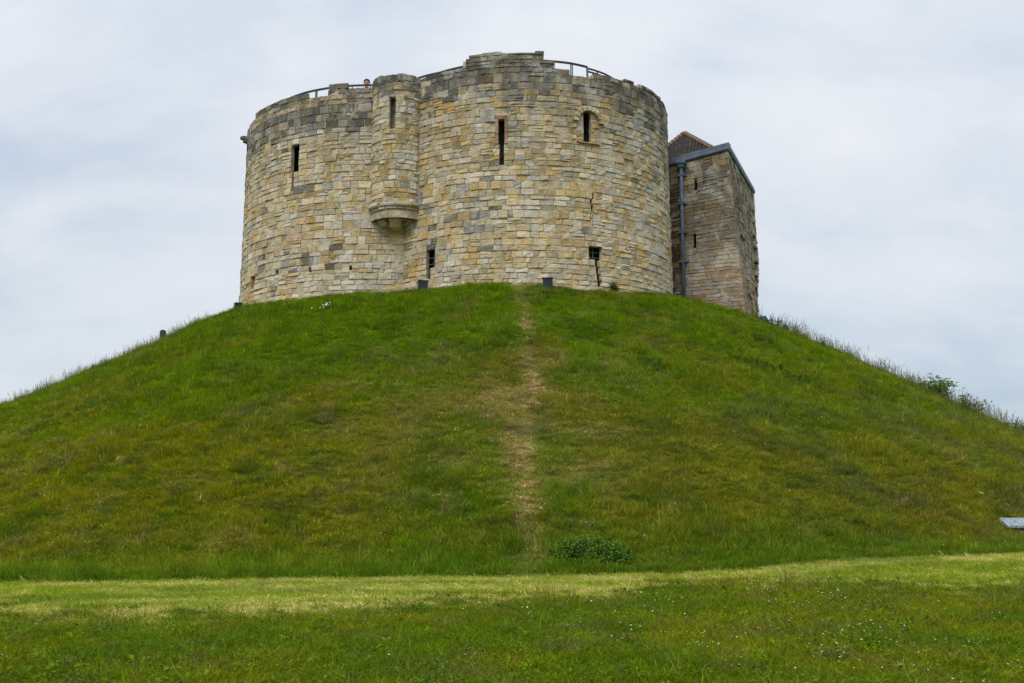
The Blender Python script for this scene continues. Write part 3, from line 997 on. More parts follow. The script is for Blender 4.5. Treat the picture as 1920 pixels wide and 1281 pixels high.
# courses lean up towards the corner near the top, so the front face is laid with a sheared height
def shear(s, dz):
    def f(u, w, d):
        u = np.asarray(u, float); w = np.asarray(w, float)
        k = np.clip((w - 11.0) / (ZF1 - 11.0), 0, 1)
        Q = s(u, w, d)
        Q[:, 2] -= (dz * u * k).ravel()
        return Q
    return f
sFLs = shear(sFL, .13)
MS_F = Masonry(True)
def col_fb(u, w):
    pink = float(sstep(12.8, 10.2, w)) * .85 + .12
    soot = float(sstep(11.0, 13.3, w)) * (.5 + .55 * float(fbm(np.array(u / 1.0), np.array(w / 1.4), 404, 3)))
    base = mixv(np.array([.335, .295, .24]), np.array([.385, .29, .228]), np.array(pink * rng.random()))
    if rng.random() < .14: base = np.array([.37, .335, .265])
    c_ = mixv(base, np.array([.115, .104, .09]), np.array(soot * rng.uniform(.55, .9)))
    if w > ZF1 - 1.15:
        c_ = np.array([.32, .28, .20]) if rng.random() < .5 else np.array([.15, .14, .12])
    return c_ * rng.uniform(.76, .94)
def col_quoin(u, w):
    return (np.array([.095, .085, .068]) if rng.random() < .55 else np.array([.25, .21, .145])) * rng.uniform(.75, 1.2)
pipe_u, _ = face_hit(1281, 420, dL)
def win(x0, y0, x1, y1):
    a, z1_ = face_hit(x1, y0, dL); b, z0_ = face_hit(x0, y1, dL)
    return (a, b, z0_, z1_)
w1, w2 = win(1302, 330, 1306.5, 351), win(1300.5, 436, 1304.5, 463)
open_F = [w1, w2]
UQ_ = pipe_u + .16
cF = courses(ZF0, ZF1 - 1.15, [.14, .16, .18, .21]) + courses(ZF1 - 1.15, ZF1, [.24, .28, .30])
for lo, hi in cF:
    fill_course(MS_F, sFLs, 1, -KB * (ZF1 - (lo + hi) / 2), UQ_, lo, hi, open_F, col_fb, .32, .75, gap=.008, pv=.42)
    fill_course(MS_F, sFR, 1, .0, LRF - .45, lo, hi, [], col_fb, .4, .8, gap=.008, pv=.42)
for lo, hi in courses(ZF0, ZF1, [.27, .30, .34]):
    fill_course(MS_F, sFLs, 1, UQ_, 4.4, lo, hi, [], col_quoin, .45, .7, gap=.02)
MS_F.build(fb, M_STONE2, 300)
# core of the forebuilding (front, right, back and left walls behind the stones)
def fpt(a, b, z):
    if a < .5:
        return sFR(np.array([b]), np.array([z]), np.array([-.06]))[0]
    p = fb_corner_t[:2] + a * dL + b * dR
    return np.array([p[0], p[1], z])
B = MB()
zlo, zhi = ZF0 - .5, ZF1 - .02
q = [fpt(.05, .05, zlo), fpt(4.4, .05, zlo), fpt(4.4, LRF, zlo), fpt(.05, LRF, zlo)]
p = [fpt(.05, .05, zhi), fpt(4.4, .05, zhi - .52), fpt(4.4, LRF, zhi - .52), fpt(.05, LRF, zhi)]
B.add(q + p, [(1, 2, 6, 5), (2, 3, 7, 6), (3, 0, 4, 7), (4, 5, 6, 7), (0, 1, 5, 4)])
# dark inner boxes of the two slits stay as recesses: leave the front face off where they are
B.F = [f for f in B.F if sorted(f) != [0, 1, 4, 5]]
us = sorted({.0, 4.4, w1[0], w1[1], w2[0], w2[1]}); zs = sorted({zlo, w1[2], w1[3], w2[2], w2[3], zhi})
for i in range(len(us) - 1):
    for j in range(len(zs) - 1):
        um, zm = (us[i] + us[i + 1]) / 2, (zs[j] + zs[j + 1]) / 2
        if any(a < um < b and lo < zm < hi for a, b, lo, hi in open_F):
            continue
        ul = [-KB * (ZF1 - z) if us[i] == 0 else us[i] for z in (zs[j], zs[j + 1])]
        B.add(sFLs(np.array([ul[0], us[i + 1], us[i + 1], ul[1]]), np.array([zs[j], zs[j], zs[j + 1], zs[j + 1]]), np.full(4, -.06)), [(0, 1, 2, 3)])
B.build('wall_core', M_MORTAR, fb)
# quoin strip at the far end of the right face and the eroded ashlar patches standing proud of it
MS_G = Masonry(True)
for k, (lo, hi) in enumerate(courses(ZF0, ZF1 - .05, [.30, .36, .42])):
    V = stone_geo(sFR, LRF - .45 - (.35 if k % 2 else 0), LRF + .04, lo + .012, hi - .012, .05 + .035 * rng.random() + .10 * math.exp(-((lo - 12.6) / 1.2) ** 2), e=.045, rough=.02)
    MS_G.add(V, (np.array([.30, .25, .17]) if rng.random() < .6 else np.array([.085, .08, .065])) * rng.uniform(.85, 1.1), 'quoin')
for (a, b, lo, hi, pr) in ((2.7, 4.2, 10.4, 12.9, .09), (1.4, 2.7, 12.9, 14.3, .07), (4.4, 5.6, 9.0, 11.9, .08)):
    for z in np.arange(lo, hi - .1, .31):
        V = stone_geo(sFR, a, b, z + .008, min(z + .31, hi) - .008, pr + rng.normal(0, .01), e=.03, rough=.015)
        MS_G.add(V, col_fb(a, z), 'stone')
MS_G.build(fb, M_STONE2, 60, rest='quoin_stonework')

# lead parapet gutter, rainwater head and downpipe
def gz(u):
    return ZF1 + .01 - .13 * u
B = MB()
P = []
for u_ in (-.05, 4.4):
    for (d_, dz_) in ((-.30, .0), (.05, .0), (.10, .06), (.10, .13), (.06, .17), (.06, .36), (-.30, .36)):
        q = sFL(np.array([u_]), np.array([ZF1]), np.array([d_]))[0]
        P.append((q[0], q[1], gz(u_) + dz_))
B.add(P, [(k, (k + 1) % 7, 7 + (k + 1) % 7, 7 + k) for k in range(7)] + [tuple(range(7))[::-1], tuple(range(7, 14))])
B.build('lead_gutter', M_LEAD, fb)
B = MB()
P = []
for u_ in (-.06, LRF + .05):
    for (d_, dz_) in ((-.30, .0), (.06, .0), (.10, .10), (.05, .30), (-.30, .30)):
        q = sFR(np.array([u_]), np.array([ZF1]), np.array([d_]))[0]
        P.append((q[0], q[1], gz(0) + dz_ * (1.1 if u_ < 1 else 1)))
B.add(P, [(k, (k + 1) % 5, 5 + (k + 1) % 5, 5 + k) for k in range(5)] + [tuple(range(5))[::-1], tuple(range(5, 10))])
B.build('lead_gutter', M_LEAD, fb)
axF = np.array([[dL[0], dL[1], 0], [nL[0], nL[1], 0], [0, 0, 1]])
def pipe_pt(z, d=.14):
    return sFL(np.array([pipe_u]), np.array([z]), np.array([d]))[0]
zh = gz(pipe_u) - .02
B = MB()
B.tube([pipe_pt(zh - .25), pipe_pt(12.5), pipe_pt(8.6)], .085, 10)
dp = B.build('downpipe', M_LEAD, fb, smooth=True)
B = MB()
B.box(pipe_pt(zh - .02, .15), (.42, .28, .14), axF, .02)
B.box(pipe_pt(zh - .17, .15), (.28, .22, .18), axF, .03)
B.build('rainwater_head', M_LEAD, fb)
for y_ in (330, 383, 437, 492):
    _, zb = face_hit(1281, y_, dL)
    B = MB()
    B.box(pipe_pt(zb, .13), (.30, .20, .12), axF, .012)
    B.box(pipe_pt(zb, .03), (.46, .05, .08), axF, .01)
    B.build('pipe_bracket', M_LEAD, fb)

# hipped roof: tiled slopes with rows of lapped tiles, ridge tiles along the hips
apex = at_depth(1283, 250, 48.6)
e = [fpt(.55, .25, ZF1), fpt(4.2, .25, ZF1), fpt(4.2, LRF - .3, ZF1), fpt(.55, LRF - .3, ZF1)]
for q in e: q[2] = ZF1 + .16
e[1][2] -= .35; e[2][2] -= .35
hipmid = apex + np.array([dR[0], dR[1], 0]) * .3
for (a, b) in ((0, 1), (3, 0), (2, 3), (1, 2)):
    B = MB()
    E0, E1 = e[a], e[b]
    sl = (apex - (E0 + E1) / 2)
    nrm = np.cross(E1 - E0, apex - E0); nrm /= np.linalg.norm(nrm)
    if nrm[2] < 0: nrm = -nrm
    rows = 20
    for r_ in range(rows):
        t0, t1 = r_ / rows, (r_ + 1) / rows
        p0, p1 = E0 + (apex - E0) * t0, E1 + (apex - E1) * t0
        q0, q1 = E0 + (apex - E0) * min(t1 + .012, 1), E1 + (apex - E1) * min(t1 + .012, 1)
        ln = np.linalg.norm(p1 - p0)
        n = max(int(ln / .17), 1)
        off = (r_ % 2) * .5 / n
        for k in range(n):
            f0, f1 = max(k / n - off + .01, 0), min((k + 1) / n - off - .01, 1)
            if f1 <= f0: continue
            h = .028 + rng.normal(0, .006)
            B.add([p0 + (p1 - p0) * f0 + nrm * h, p0 + (p1 - p0) * f1 + nrm * h, q0 + (q1 - q0) * f1 + nrm * .004, q0 + (q1 - q0) * f0 + nrm * .004,
                   p0 + (p1 - p0) * f0 - nrm * .01, p0 + (p1 - p0) * f1 - nrm * .01], [(0, 1, 2, 3), (0, 4, 5, 1)])
    B.add([E0 - nrm * .012, E1 - nrm * .012, apex - nrm * .012], [(0, 1, 2)])
    o = B.build('roof_tiles', M_TILE, fb)
    o['kind'] = 'stuff'
for k in range(4):
    E0 = e[k]
    n = 14
    for i in range(n):
        p0, p1 = E0 + (apex - E0) * (i / n + .006), E0 + (apex - E0) * ((i + 1) / n - .004)
        B = MB()
        B.tube([p0 + np.array([0, 0, .03]), p1 + np.array([0, 0, .02])], [.115, .10], 8)
        B.build('ridge_tile', M_RIDGE, fb)

# ------------------------------------------------------------------ floodlight boxes, marker post, loose stones, lectern
def lamp_box(x, y, Y_, rot, label, lift=.06):
    p = at_depth(x, y, Y_)
    zg = float(terrain(p[0], p[1]))
    t = empty('floodlight_box', (p[0], p[1], zg))
    tag(t, label, 'floodlight', 'dark floodlight boxes at the foot of the tower')
    ax = np.array([[math.cos(rot), math.sin(rot), 0], [-math.sin(rot), math.cos(rot), 0], [0, 0, 1]])
    h = max(p[2] + lift - zg, .14)
    B = MB(); B.box((p[0], p[1], zg - .05 + (h + .05) / 2), (.36, .30, h + .05), ax, .012); B.build('housing', M_BOXLAMP, t)
    B = MB(); B.box((p[0], p[1], zg + h + .012), (.40, .34, .03), ax, .008); B.build('lid', M_BOXLAMP, t)
    return t
lamp_box(448, 577, 44.2, .5, 'small dark navy box in the grass at the tower\'s outer left corner', .17)
lamp_box(793, 531, 38.75, .15, 'small dark navy box at the wall below the narrow barred loop')
lamp_box(1027, 526, 38.05, 0, 'small dark navy box at the wall between the two windows of the right lobe')

p = px_ground(305, 634)
t = empty('marker_post', tuple(p)); tag(t, 'short dark green marker post on the left shoulder of the mound', 'post')
B = MB(); B.box((p[0], p[1], p[2] + .22), (.22, .16, .50), None, .02); B.build('post_body', plain('green_post', (.03, .045, .035), .6), t)
B = MB(); B.box((p[0], p[1], p[2] + .485), (.17, .12, .05), None, .02); B.build('post_cap', plain('post_cap', (.05, .06, .055), .6), t)

def rock(name, x, y, size, colr, label, sq=1.0):
    p = px_ground(x, y)
    bm = bmesh.new()
    bmesh.ops.create_icosphere(bm, subdivisions=2, radius=1)
    for v in bm.verts:
        k = 1 + .35 * mnoise.noise(v.co * 1.3 + Vector((x, y, 0)))
        v.co = Vector((v.co.x * size[0] * k, v.co.y * size[1] * k, v.co.z * size[2] * k + (sq - 1) * max(v.co.z, 0) * size[2] * (1 - abs(v.co.x - .4))))
    me = bpy.data.meshes.new(name); bm.to_mesh(me); bm.free()
    me.materials.append(plain(name + '_surface', colr, .9, var=.4, scale=8, bump=.01))
    o = bpy.data.objects.new(name, me); o.location = (p[0], p[1], p[2] + size[2] * .55)
    COL.objects.link(o)
    tag(o, label, 'stone')
rock('boulder', 1430, 600, (.26, .2, .22), (.035, .045, .04), 'low dark rounded stone on the skyline just right of the forebuilding')
rock('pointed_stone', 1470, 608, (.18, .14, .17), (.03, .033, .033), 'dark pointed stone on the skyline between the rounded stone and the red one', 1.9)
rock('red_stone', 1507, 624, (.14, .12, .19), (.20, .085, .05), 'small reddish stone on the skyline behind a weed')

p = px_ground(1890, 1000)
t = empty('stone_lectern', tuple(p))
tag(t, 'grey speckled slab with a slanted top in long grass near the right edge', 'lectern')
B = MB()
pL = at_depth(1874, 971, p[1] + .25); pF = at_depth(1889, 986, p[1])
w = 1.5
V = [pL, pL + np.array([w, 0, 0]), pF + np.array([w - .2, 0, 0]), pF]
V += [v - np.array([0, 0, .05]) for v in V]
B.add(V, [(0, 1, 2, 3), (7, 6, 5, 4), (3, 2, 6, 7), (0, 3, 7, 4), (1, 5, 6, 2), (0, 4, 5, 1)])
m_, t_, b_s = new_mat('speckled_granite')
pp = pos_node(t_)
sp = ramp(t_, noise(t_, pp, 34.0, 3.0, .7), [(.36, (.05, .055, .06)), (.5, (.15, .18, .205)), (.62, (.34, .39, .42))])
L(t_, sp.outputs[0], b_s.inputs['Base Color']); b_s.inputs['Roughness'].default_value = .6
B.build('top_slab', m_, t)
B = MB()
c0 = (pL + pF) / 2 + np.array([w / 2, .03, -.05])
B.box((c0[0], c0[1], (c0[2] + p[2] - .5) / 2 - .06), (w * .72, .16, c0[2] - p[2] + .45), None, .02)
B.build('pedestal', plain('pedestal_stone', (.10, .095, .085), .9), t)

# ------------------------------------------------------------------ visitor on the wall walk
def person(x, y_head_top, label):
    r_ = RB - 2.2
    a, _ = cyl_hit(x, y_head_top, LB, r_)
    bx, by = LB[0] + r_ * math.sin(a * d2r), LB[1] - r_ * math.cos(a * d2r)
    zt = at_depth(x, y_head_top, by)[2]
    deck = 16.57
    H = zt - deck
    s = H / 1.72
    t = empty('person', (bx, by, deck))
    tag(t, label, 'person')
    me = bpy.data.meshes.new('body')
    J_ = {'pelvis': (0, 0, .95, .15), 'waist': (0, 0, 1.10, .135), 'chest': (0, -.01, 1.30, .15), 'neckb': (0, 0, 1.45, .07), 'neck': (0, -.01, 1.51, .055),
          'jaw': (0, -.03, 1.57, .066), 'head': (0, -.01, 1.64, .088), 'crown': (0, 0, 1.70, .05),
          'shl': (-.17, 0, 1.41, .07), 'ell': (-.24, -.05, 1.14, .045), 'wrl': (-.20, -.28, 1.06, .034), 'hal': (-.18, -.36, 1.07, .035),
          'shr': (.17, 0, 1.41, .07), 'elr': (.24, -.05, 1.14, .045), 'wrr': (.20, -.28, 1.06, .034), 'har': (.18, -.36, 1.07, .035),
          'hil': (-.10, 0, .88, .11), 'knl': (-.11, -.02, .48, .065), 'anl': (-.11, .02, .08, .045), 'tol': (-.12, -.16, .035, .04),
          'hir': (.10, 0, .88, .11), 'knr': (.11, -.02, .48, .065), 'anr': (.11, .02, .08, .045), 'tor': (.12, -.16, .035, .04)}
    keys = list(J_)
    ed = [('pelvis', 'waist'), ('waist', 'chest'), ('chest', 'neckb'), ('neckb', 'neck'), ('neck', 'jaw'), ('jaw', 'head'), ('head', 'crown'),
          ('chest', 'shl'), ('shl', 'ell'), ('ell', 'wrl'), ('wrl', 'hal'), ('chest', 'shr'), ('shr', 'elr'), ('elr', 'wrr'), ('wrr', 'har'),
          ('pelvis', 'hil'), ('hil', 'knl'), ('knl', 'anl'), ('anl', 'tol'), ('pelvis', 'hir'), ('hir', 'knr'), ('knr', 'anr'), ('anr', 'tor')]
    me.from_pydata([[c_ * s for c_ in J_[k][:3]] for k in keys], [(keys.index(a_), keys.index(b_)) for a_, b_ in ed], [])
    o = bpy.data.objects.new('body', me); COL.objects.link(o)
    md = o.modifiers.new('skin', 'SKIN')
    for i, k in enumerate(keys):
        me.skin_vertices[0].data[i].radius = (J_[k][3] * s,) * 2
    me.skin_vertices[0].data[0].use_root = True
    o.modifiers.new('sub', 'SUBSURF').levels = 2
    dg = bpy.context.evaluated_depsgraph_get()
    m2 = bpy.data.meshes.new_from_object(o.evaluated_get(dg))
    bpy.data.objects.remove(o)
    m2.materials.clear()
    for mm in (plain('skin', (.36, .21, .15), .6, var=.1), plain('dark_jacket', (.03, .035, .05), .8), plain('trousers', (.04, .045, .06), .8)):
        m2.materials.append(mm)
    for pl in m2.polygons:
        z_ = pl.center.z / s
        pl.material_index = 0 if (z_ > 1.47 or pl.center.y < -.27 * s) else (1 if z_ > .92 else 2)
        pl.use_smooth = True
    ob = bpy.data.objects.new('body', m2); COL.objects.link(ob); ob.parent = t
    bm = bmesh.new()
    bmesh.ops.create_uvsphere(bm, u_segments=14, v_segments=9, radius=1)
    bmesh.ops.delete(bm, geom=[v for v in bm.verts if v.co.z < -.25 or (v.co.z < .22 and v.co.y < -.35)], context='VERTS')
    for v in bm.verts:
        v.co = Vector((v.co.x * .104 * s, (v.co.y * .112 + .002) * s, (1.648 + v.co.z * .104) * s))
    hm = bpy.data.meshes.new('hair'); bm.to_mesh(hm); bm.free()
    hm.materials.append(plain('dark_hair', (.012, .009, .008), .6))
    ho = bpy.data.objects.new('hair', hm); COL.objects.link(ho); ho.parent = t
    B = MB()
    B.add(np.array([(-.012, -.095, 1.61), (.012, -.095, 1.61), (0, -.122, 1.607), (0, -.092, 1.645)]) * s, [(0, 1, 2), (0, 2, 3), (1, 3, 2)])
    q = B.build('nose', m2.materials[0]); q.parent = t
    for sx in (-1, 1):
        B = MB(); B.box(np.array([sx * .033, -.096, 1.645]) * s, np.array([.022, .012, .010]) * s); q = B.build('eye', M_IRON); q.parent = t
        B = MB(); B.box(np.array([sx * .093, .0, 1.63]) * s, np.array([.018, .04, .06]) * s, None, .008); q = B.build('ear', m2.materials[0]); q.parent = t
    B = MB(); B.box(np.array([0, -.098, 1.578]) * s, np.array([.045, .008, .010]) * s); q = B.build('mouth', plain('lips', (.25, .09, .08), .5)); q.parent = t
person(688, 150, 'dark-haired visitor peering over the tower\'s parapet, only the head showing')

# ------------------------------------------------------------------ vegetation
def leaf_mat(name, trans=.35, spec=.15):
    """blades and leaves: colour carried by each clump and each blade"""
    m, t, b = new_mat(name)
    ai = N(t, 'ShaderNodeAttribute', attribute_name='tint', attribute_type='INSTANCER')
    ab = N(t, 'ShaderNodeAttribute', attribute_name='col')
    c = mixc(t, 1.0, ai.outputs[0], ab.outputs[0], 'MULTIPLY')
    L(t, c, b.inputs['Base Color'])
    b.inputs['Roughness'].default_value = .8
    b.inputs['Specular IOR Level'].default_value = spec
    tr = N(t, 'ShaderNodeBsdfTranslucent')
    L(t, mixc(t, 1.0, c, (1.1, 1.25, .6), 'MULTIPLY'), tr.inputs[0])
    ms = N(t, 'ShaderNodeMixShader')
    ms.inputs[0].default_value = trans
    out = [n for n in t.nodes if n.type == 'OUTPUT_MATERIAL'][0]
    L(t, b.outputs[0], ms.inputs[1]); L(t, tr.outputs[0], ms.inputs[2]); L(t, ms.outputs[0], out.inputs[0])
    return m
M_BLADE = leaf_mat('grass_blade', .38, .04)

def blades(n, spread, hmin, hmax, wid, bend, straw=.08, lean=.25, flat=False):
    V, F, Cc = [], [], []
    for _ in range(n):
        a, d = random.uniform(0, 6.283), spread * math.sqrt(random.random())
        x, y = d * math.cos(a), d * math.sin(a)
        h = random.uniform(hmin, hmax) * (1 - .35 * d / spread)
        az = random.uniform(0, 6.283)
        b = random.uniform(.3, 1.0) * bend * h
        w = wid * random.uniform(.6, 1.25)
        lx, ly = lean * h * random.gauss(0, 1), lean * h * random.gauss(0, 1)
        sx, sy = math.cos(az), math.sin(az)
        tw = random.uniform(0, 6.283)
        wx, wy = math.cos(tw) * w / 2, math.sin(tw) * w / 2
        n0 = len(V)
        for k, f in ((0, 0), (1, .4), (2, .75)):
            ww = (1, .85, .55)[k]
            px, py = x + lx * f + sx * b * f * f, y + ly * f + sy * b * f * f
            z = h * f * (1 - .28 * bend * f * f) if not flat else .012 + .03 * math.sin(f * 3)
            V += [(px - wx * ww, py - wy * ww, z), (px + wx * ww, py + wy * ww, z)]
        V.append((x + lx + sx * b, y + ly + sy * b, (h * (1 - .28 * bend)) if not flat else .02))
        F += [(n0, n0 + 1, n0 + 3, n0 + 2), (n0 + 2, n0 + 3, n0 + 5, n0 + 4), (n0 + 4, n0 + 5, n0 + 6)]
        g = random.uniform(.62, 1.38)
        c_ = (g * random.uniform(.85, 1.15), g, g * random.uniform(.8, 1.2))
        if random.random() < straw:
            c_ = (2.0 * g, 1.55 * g, 4.0 * g)
        Cc += [c_] * 7
    return V, F, Cc
SRC = bpy.data.collections.new('plant_sources')      # not linked to the scene: only feeds the instancers
def source(name, V, F, Cc, mat=None):
    o = mesh_obj(name, V, F, mat or M_BLADE, col=np.array(Cc))
    COL.objects.unlink(o)
    return o
def instancer(name, label, cat, pts, rot, scl, tint, idx, sources):
    """one object whose points carry a clump each (position, turn, size, colour)"""
    c_ = bpy.data.collections.new(name + '_sources')
    for i, o in enumerate(sources):
        o.name = '%s_%02d' % (name + '_source', i)
        c_.objects.link(o)
    me = bpy.data.meshes.new(name)
    me.vertices.add(len(pts))
    me.vertices.foreach_set('co', np.asarray(pts, np.float32).ravel())
    for nm, tp, dat, key in (('rot', 'FLOAT_VECTOR', rot, 'vector'), ('scl', 'FLOAT_VECTOR', scl, 'vector'), ('idx', 'INT', idx, 'value')):
        a = me.attributes.new(nm, tp, 'POINT')
        a.data.foreach_set(key, np.asarray(dat, np.int32 if tp == 'INT' else np.float32).ravel())
    a = me.attributes.new('tint', 'FLOAT_COLOR', 'POINT')
    t4 = np.ones((len(pts), 4), np.float32); t4[:, :3] = tint
    a.data.foreach_set('color', t4.ravel())
    o = bpy.data.objects.new(name, me)
    COL.objects.link(o)
    ng = bpy.data.node_groups.new(name + '_nodes', 'GeometryNodeTree')
    ng.interface.new_socket('Geometry', in_out='INPUT', socket_type='NodeSocketGeometry')
    ng.interface.new_socket('Geometry', in_out='OUTPUT', socket_type='NodeSocketGeometry')
    gi, go = ng.nodes.new('NodeGroupInput'), ng.nodes.new('NodeGroupOutput')
    ci = ng.nodes.new('GeometryNodeCollectionInfo')
    ci.inputs['Collection'].default_value = c_
    ci.inputs['Separate Children'].default_value = True
    ci.inputs['Reset Children'].default_value = True
    ip = ng.nodes.new('GeometryNodeInstanceOnPoints')
    ip.inputs['Pick Instance'].default_value = True
    ng.links.new(gi.outputs[0], ip.inputs['Points'])
    ng.links.new(ci.outputs[0], ip.inputs['Instance'])
    for nm, dt, sock in (('idx', 'INT', 'Instance Index'), ('rot', 'FLOAT_VECTOR', 'Rotation'), ('scl', 'FLOAT_VECTOR', 'Scale')):
        na = ng.nodes.new('GeometryNodeInputNamedAttribute')
        na.data_type = dt
        na.inputs['Name'].default_value = nm
        if nm == 'rot':
            er = ng.nodes.new('FunctionNodeEulerToRotation')
            ng.links.new(na.outputs[0], er.inputs[0])
            ng.links.new(er.outputs[0], ip.inputs[sock])
        else:
            ng.links.new(na.outputs[0], ip.inputs[sock])
    ng.links.new(ip.outputs[0], go.inputs[0])
    md = o.modifiers.new('scatter', 'NODES')
    md.node_group = ng
    tag(o, label, cat, kind='stuff')
    return o

def in_tower(X, Y):
    m = np.zeros(X.shape, bool)
    for C_, R_ in ((LA, RA + .16), (LB, RB + .16), (LA2, 6.5), (LB2, 6.5)):
        m |= np.hypot(X - C_[0], Y - C_[1]) < R_
    c0 = fb_corner_t[:2] - KB * (ZF1 - 9.0) * dL
    det = dL[0] * dR[1] - dL[1] * dR[0]
    qx, qy = X - c0[0], Y - c0[1]
    u, v = (qx * dR[1] - qy * dR[0]) / det, (dL[0] * qy - dL[1] * qx) / det
    m |= (u > -.08) & (u < 4.5) & (v > -.08) & (v < 8.4)
    return m
def scatter(x0, x1, y0, y1, dens, zone, seed, keep=None):
    g = np.random.default_rng(seed)
    n = int((x1 - x0) * (y1 - y0) * dens)
    X, Y = g.uniform(x0, x1, n), g.uniform(y0, y1, n)
    m = (zones(X, Y) == zone) & (np.abs(X) < .56 * Y + 6.0) & ~in_tower(X, Y)
    if keep is not None:
        m &= g.random(n) < keep(X, Y)
    X, Y = X[m], Y[m]
    return g, X, Y, terrain(X, Y)
def eul(g, n, tilt):
    return np.stack([g.normal(0, tilt, n), g.normal(0, tilt, n), g.uniform(0, 6.283, n)], 1)
def jitter_tint(g, c_, a=.18):
    n = len(c_)
    k = np.exp(g.normal(0, a, (n, 1)))
    return c_ * k * np.exp(g.normal(0, .06, (n, 3)))

# the mound's rough grass: nearer half denser, only the part that faces this side or the skyline
def mound_keep(X, Y):
    r = np.hypot(X - MC[0], Y - MC[1])
    back = (Y > 56)
    core_, _ = path_mask(X, Y)
    return np.where(back | (r < 8), 0, 1) * (1 - .35 * core_) * (1 - .85 * rut_mask(X, Y)) * np.clip(1.25 - .022 * (Y - 18), .5, 1)
g, X, Y, Zt = scatter(-38, 38, 17, 60, 84, 2, 11, mound_keep)
n = len(X)
core_, wide_ = path_mask(X, Y)
sk = sstep(3.0, .2, Y - skirt_y(X))
rC = np.hypot(X - MC[0], Y - MC[1])
tall = .40 + .75 * fbm(X / 2.2, Y / 2.2, 91, 3) + .65 * sstep(.54, .70, fbm(X / .8, Y / .8, 92, 3))
tall = tall * (1 - .40 * core_) * (1 - .32 * np.clip(wide_, 0, 1)) * (1 + .45 * sk)
tall *= 1 - .35 * sstep(12.9, 11.2, rC) + .25 * sstep(5, 11, np.abs(X)) * sstep(.2, .6, Zt / 9)
s_h = tall * g.uniform(.75, 1.3, n)
scl = np.stack([g.uniform(.85, 1.3, n)] * 2 + [s_h], 1)
src = [source('tuft', *blades(46, .19, .10, .24, .0105, .9, .05)) for _ in range(5)] + [source('tuft', *blades(30, .16, .16, .36, .0095, 1.1, .10, .35)) for _ in range(3)] + [source('tuft', *blades(40, .24, .08, .20, .012, .7, .25, .8)) for _ in range(2)]
tint = jitter_tint(g, turf_colour(X, Y), .20)
idx = np.where(g.random(n) < .12 + .5 * np.clip(core_ + wide_ * .6, 0, 1), g.integers(8, 10, n), np.where(g.random(n) < .22, g.integers(5, 8, n), g.integers(0, 5, n)))
instancer('mound_grass', 'rough green grass covering the slopes of the mound', 'grass', np.stack([X, Y, Zt - .02], 1), eul(g, n, .16), scl, tint, idx, src)

# the mown strip between meadow and mound
g, X, Y, Zt = scatter(-24, 28, 10, 30, 120, 1, 12)
n = len(X)
src = [source('tuft', *blades(46, .15, .02, .06, .007, .9, .18, .9)) for _ in range(4)] + [source('tuft', *blades(26, .2, .03, .10, .006, 1.0, .30, 1.4)) for _ in range(2)]
scl = np.stack([g.uniform(.9, 1.3, n)] * 3, 1)
instancer('mown_grass', 'short pale mown grass strip at the foot of the mound', 'grass', np.stack([X, Y, Zt - .01], 1), eul(g, n, .12), scl, jitter_tint(g, turf_colour(X, Y), .15), g.integers(0, 6, n), src)

# the longer meadow in front
g, X, Y, Zt = scatter(-17, 19, 5.5, 19.5, 150, 0, 13)
n = len(X)
src = [source('tuft', *blades(46, .13, .04, .13, .006, 1.1, .05, .5)) for _ in range(5)] + [source('tuft', *blades(22, .10, .08, .22, .005, 1.2, .10, .5)) for _ in range(3)]
clv = []
for _ in range(2):
    V, F, Cc = [], [], []
    for _k in range(26):                                  # clover and other small round leaves
        a, d = random.uniform(0, 6.283), .12 * math.sqrt(random.random())
        x, y, z, r_ = d * math.cos(a), d * math.sin(a), random.uniform(.02, .08), random.uniform(.008, .016)
        tx, ty = random.gauss(0, .4), random.gauss(0, .4)
        n0 = len(V)
        V += [(x + r_ * math.cos(q), y + r_ * math.sin(q), z + r_ * (tx * math.cos(q) + ty * math.sin(q))) for q in np.arange(6) * math.pi / 3]
        F.append(tuple(n0 + q for q in range(6)))
        g_ = random.uniform(.7, 1.4)
        Cc += [(g_ * .8, g_, g_ * 1.2)] * 6
    clv.append(source('tuft', V, F, Cc))
src += clv + [source('tuft', *blades(5, .09, .20, .36, .007, 1.25, .35, .6)) for _ in range(2)]
hm = .65 + .7 * fbm(X / 1.4, Y / 1.4, 93, 3)
scl = np.stack([g.uniform(.9, 1.3, n)] * 2 + [hm * g.uniform(.7, 1.3, n)], 1)
idx = np.where(g.random(n) < .18, g.integers(5, 8, n), np.where(g.random(n) < .16, g.integers(8, 10, n), np.where(g.random(n) < .07, g.integers(10, 12, n), g.integers(0, 5, n))))
instancer('meadow_grass', 'longer dark green meadow grass with clover in front', 'grass', np.stack([X, Y, Zt - .01], 1), eul(g, n, .15), scl, jitter_tint(g, turf_colour(X, Y), .2), idx, src)

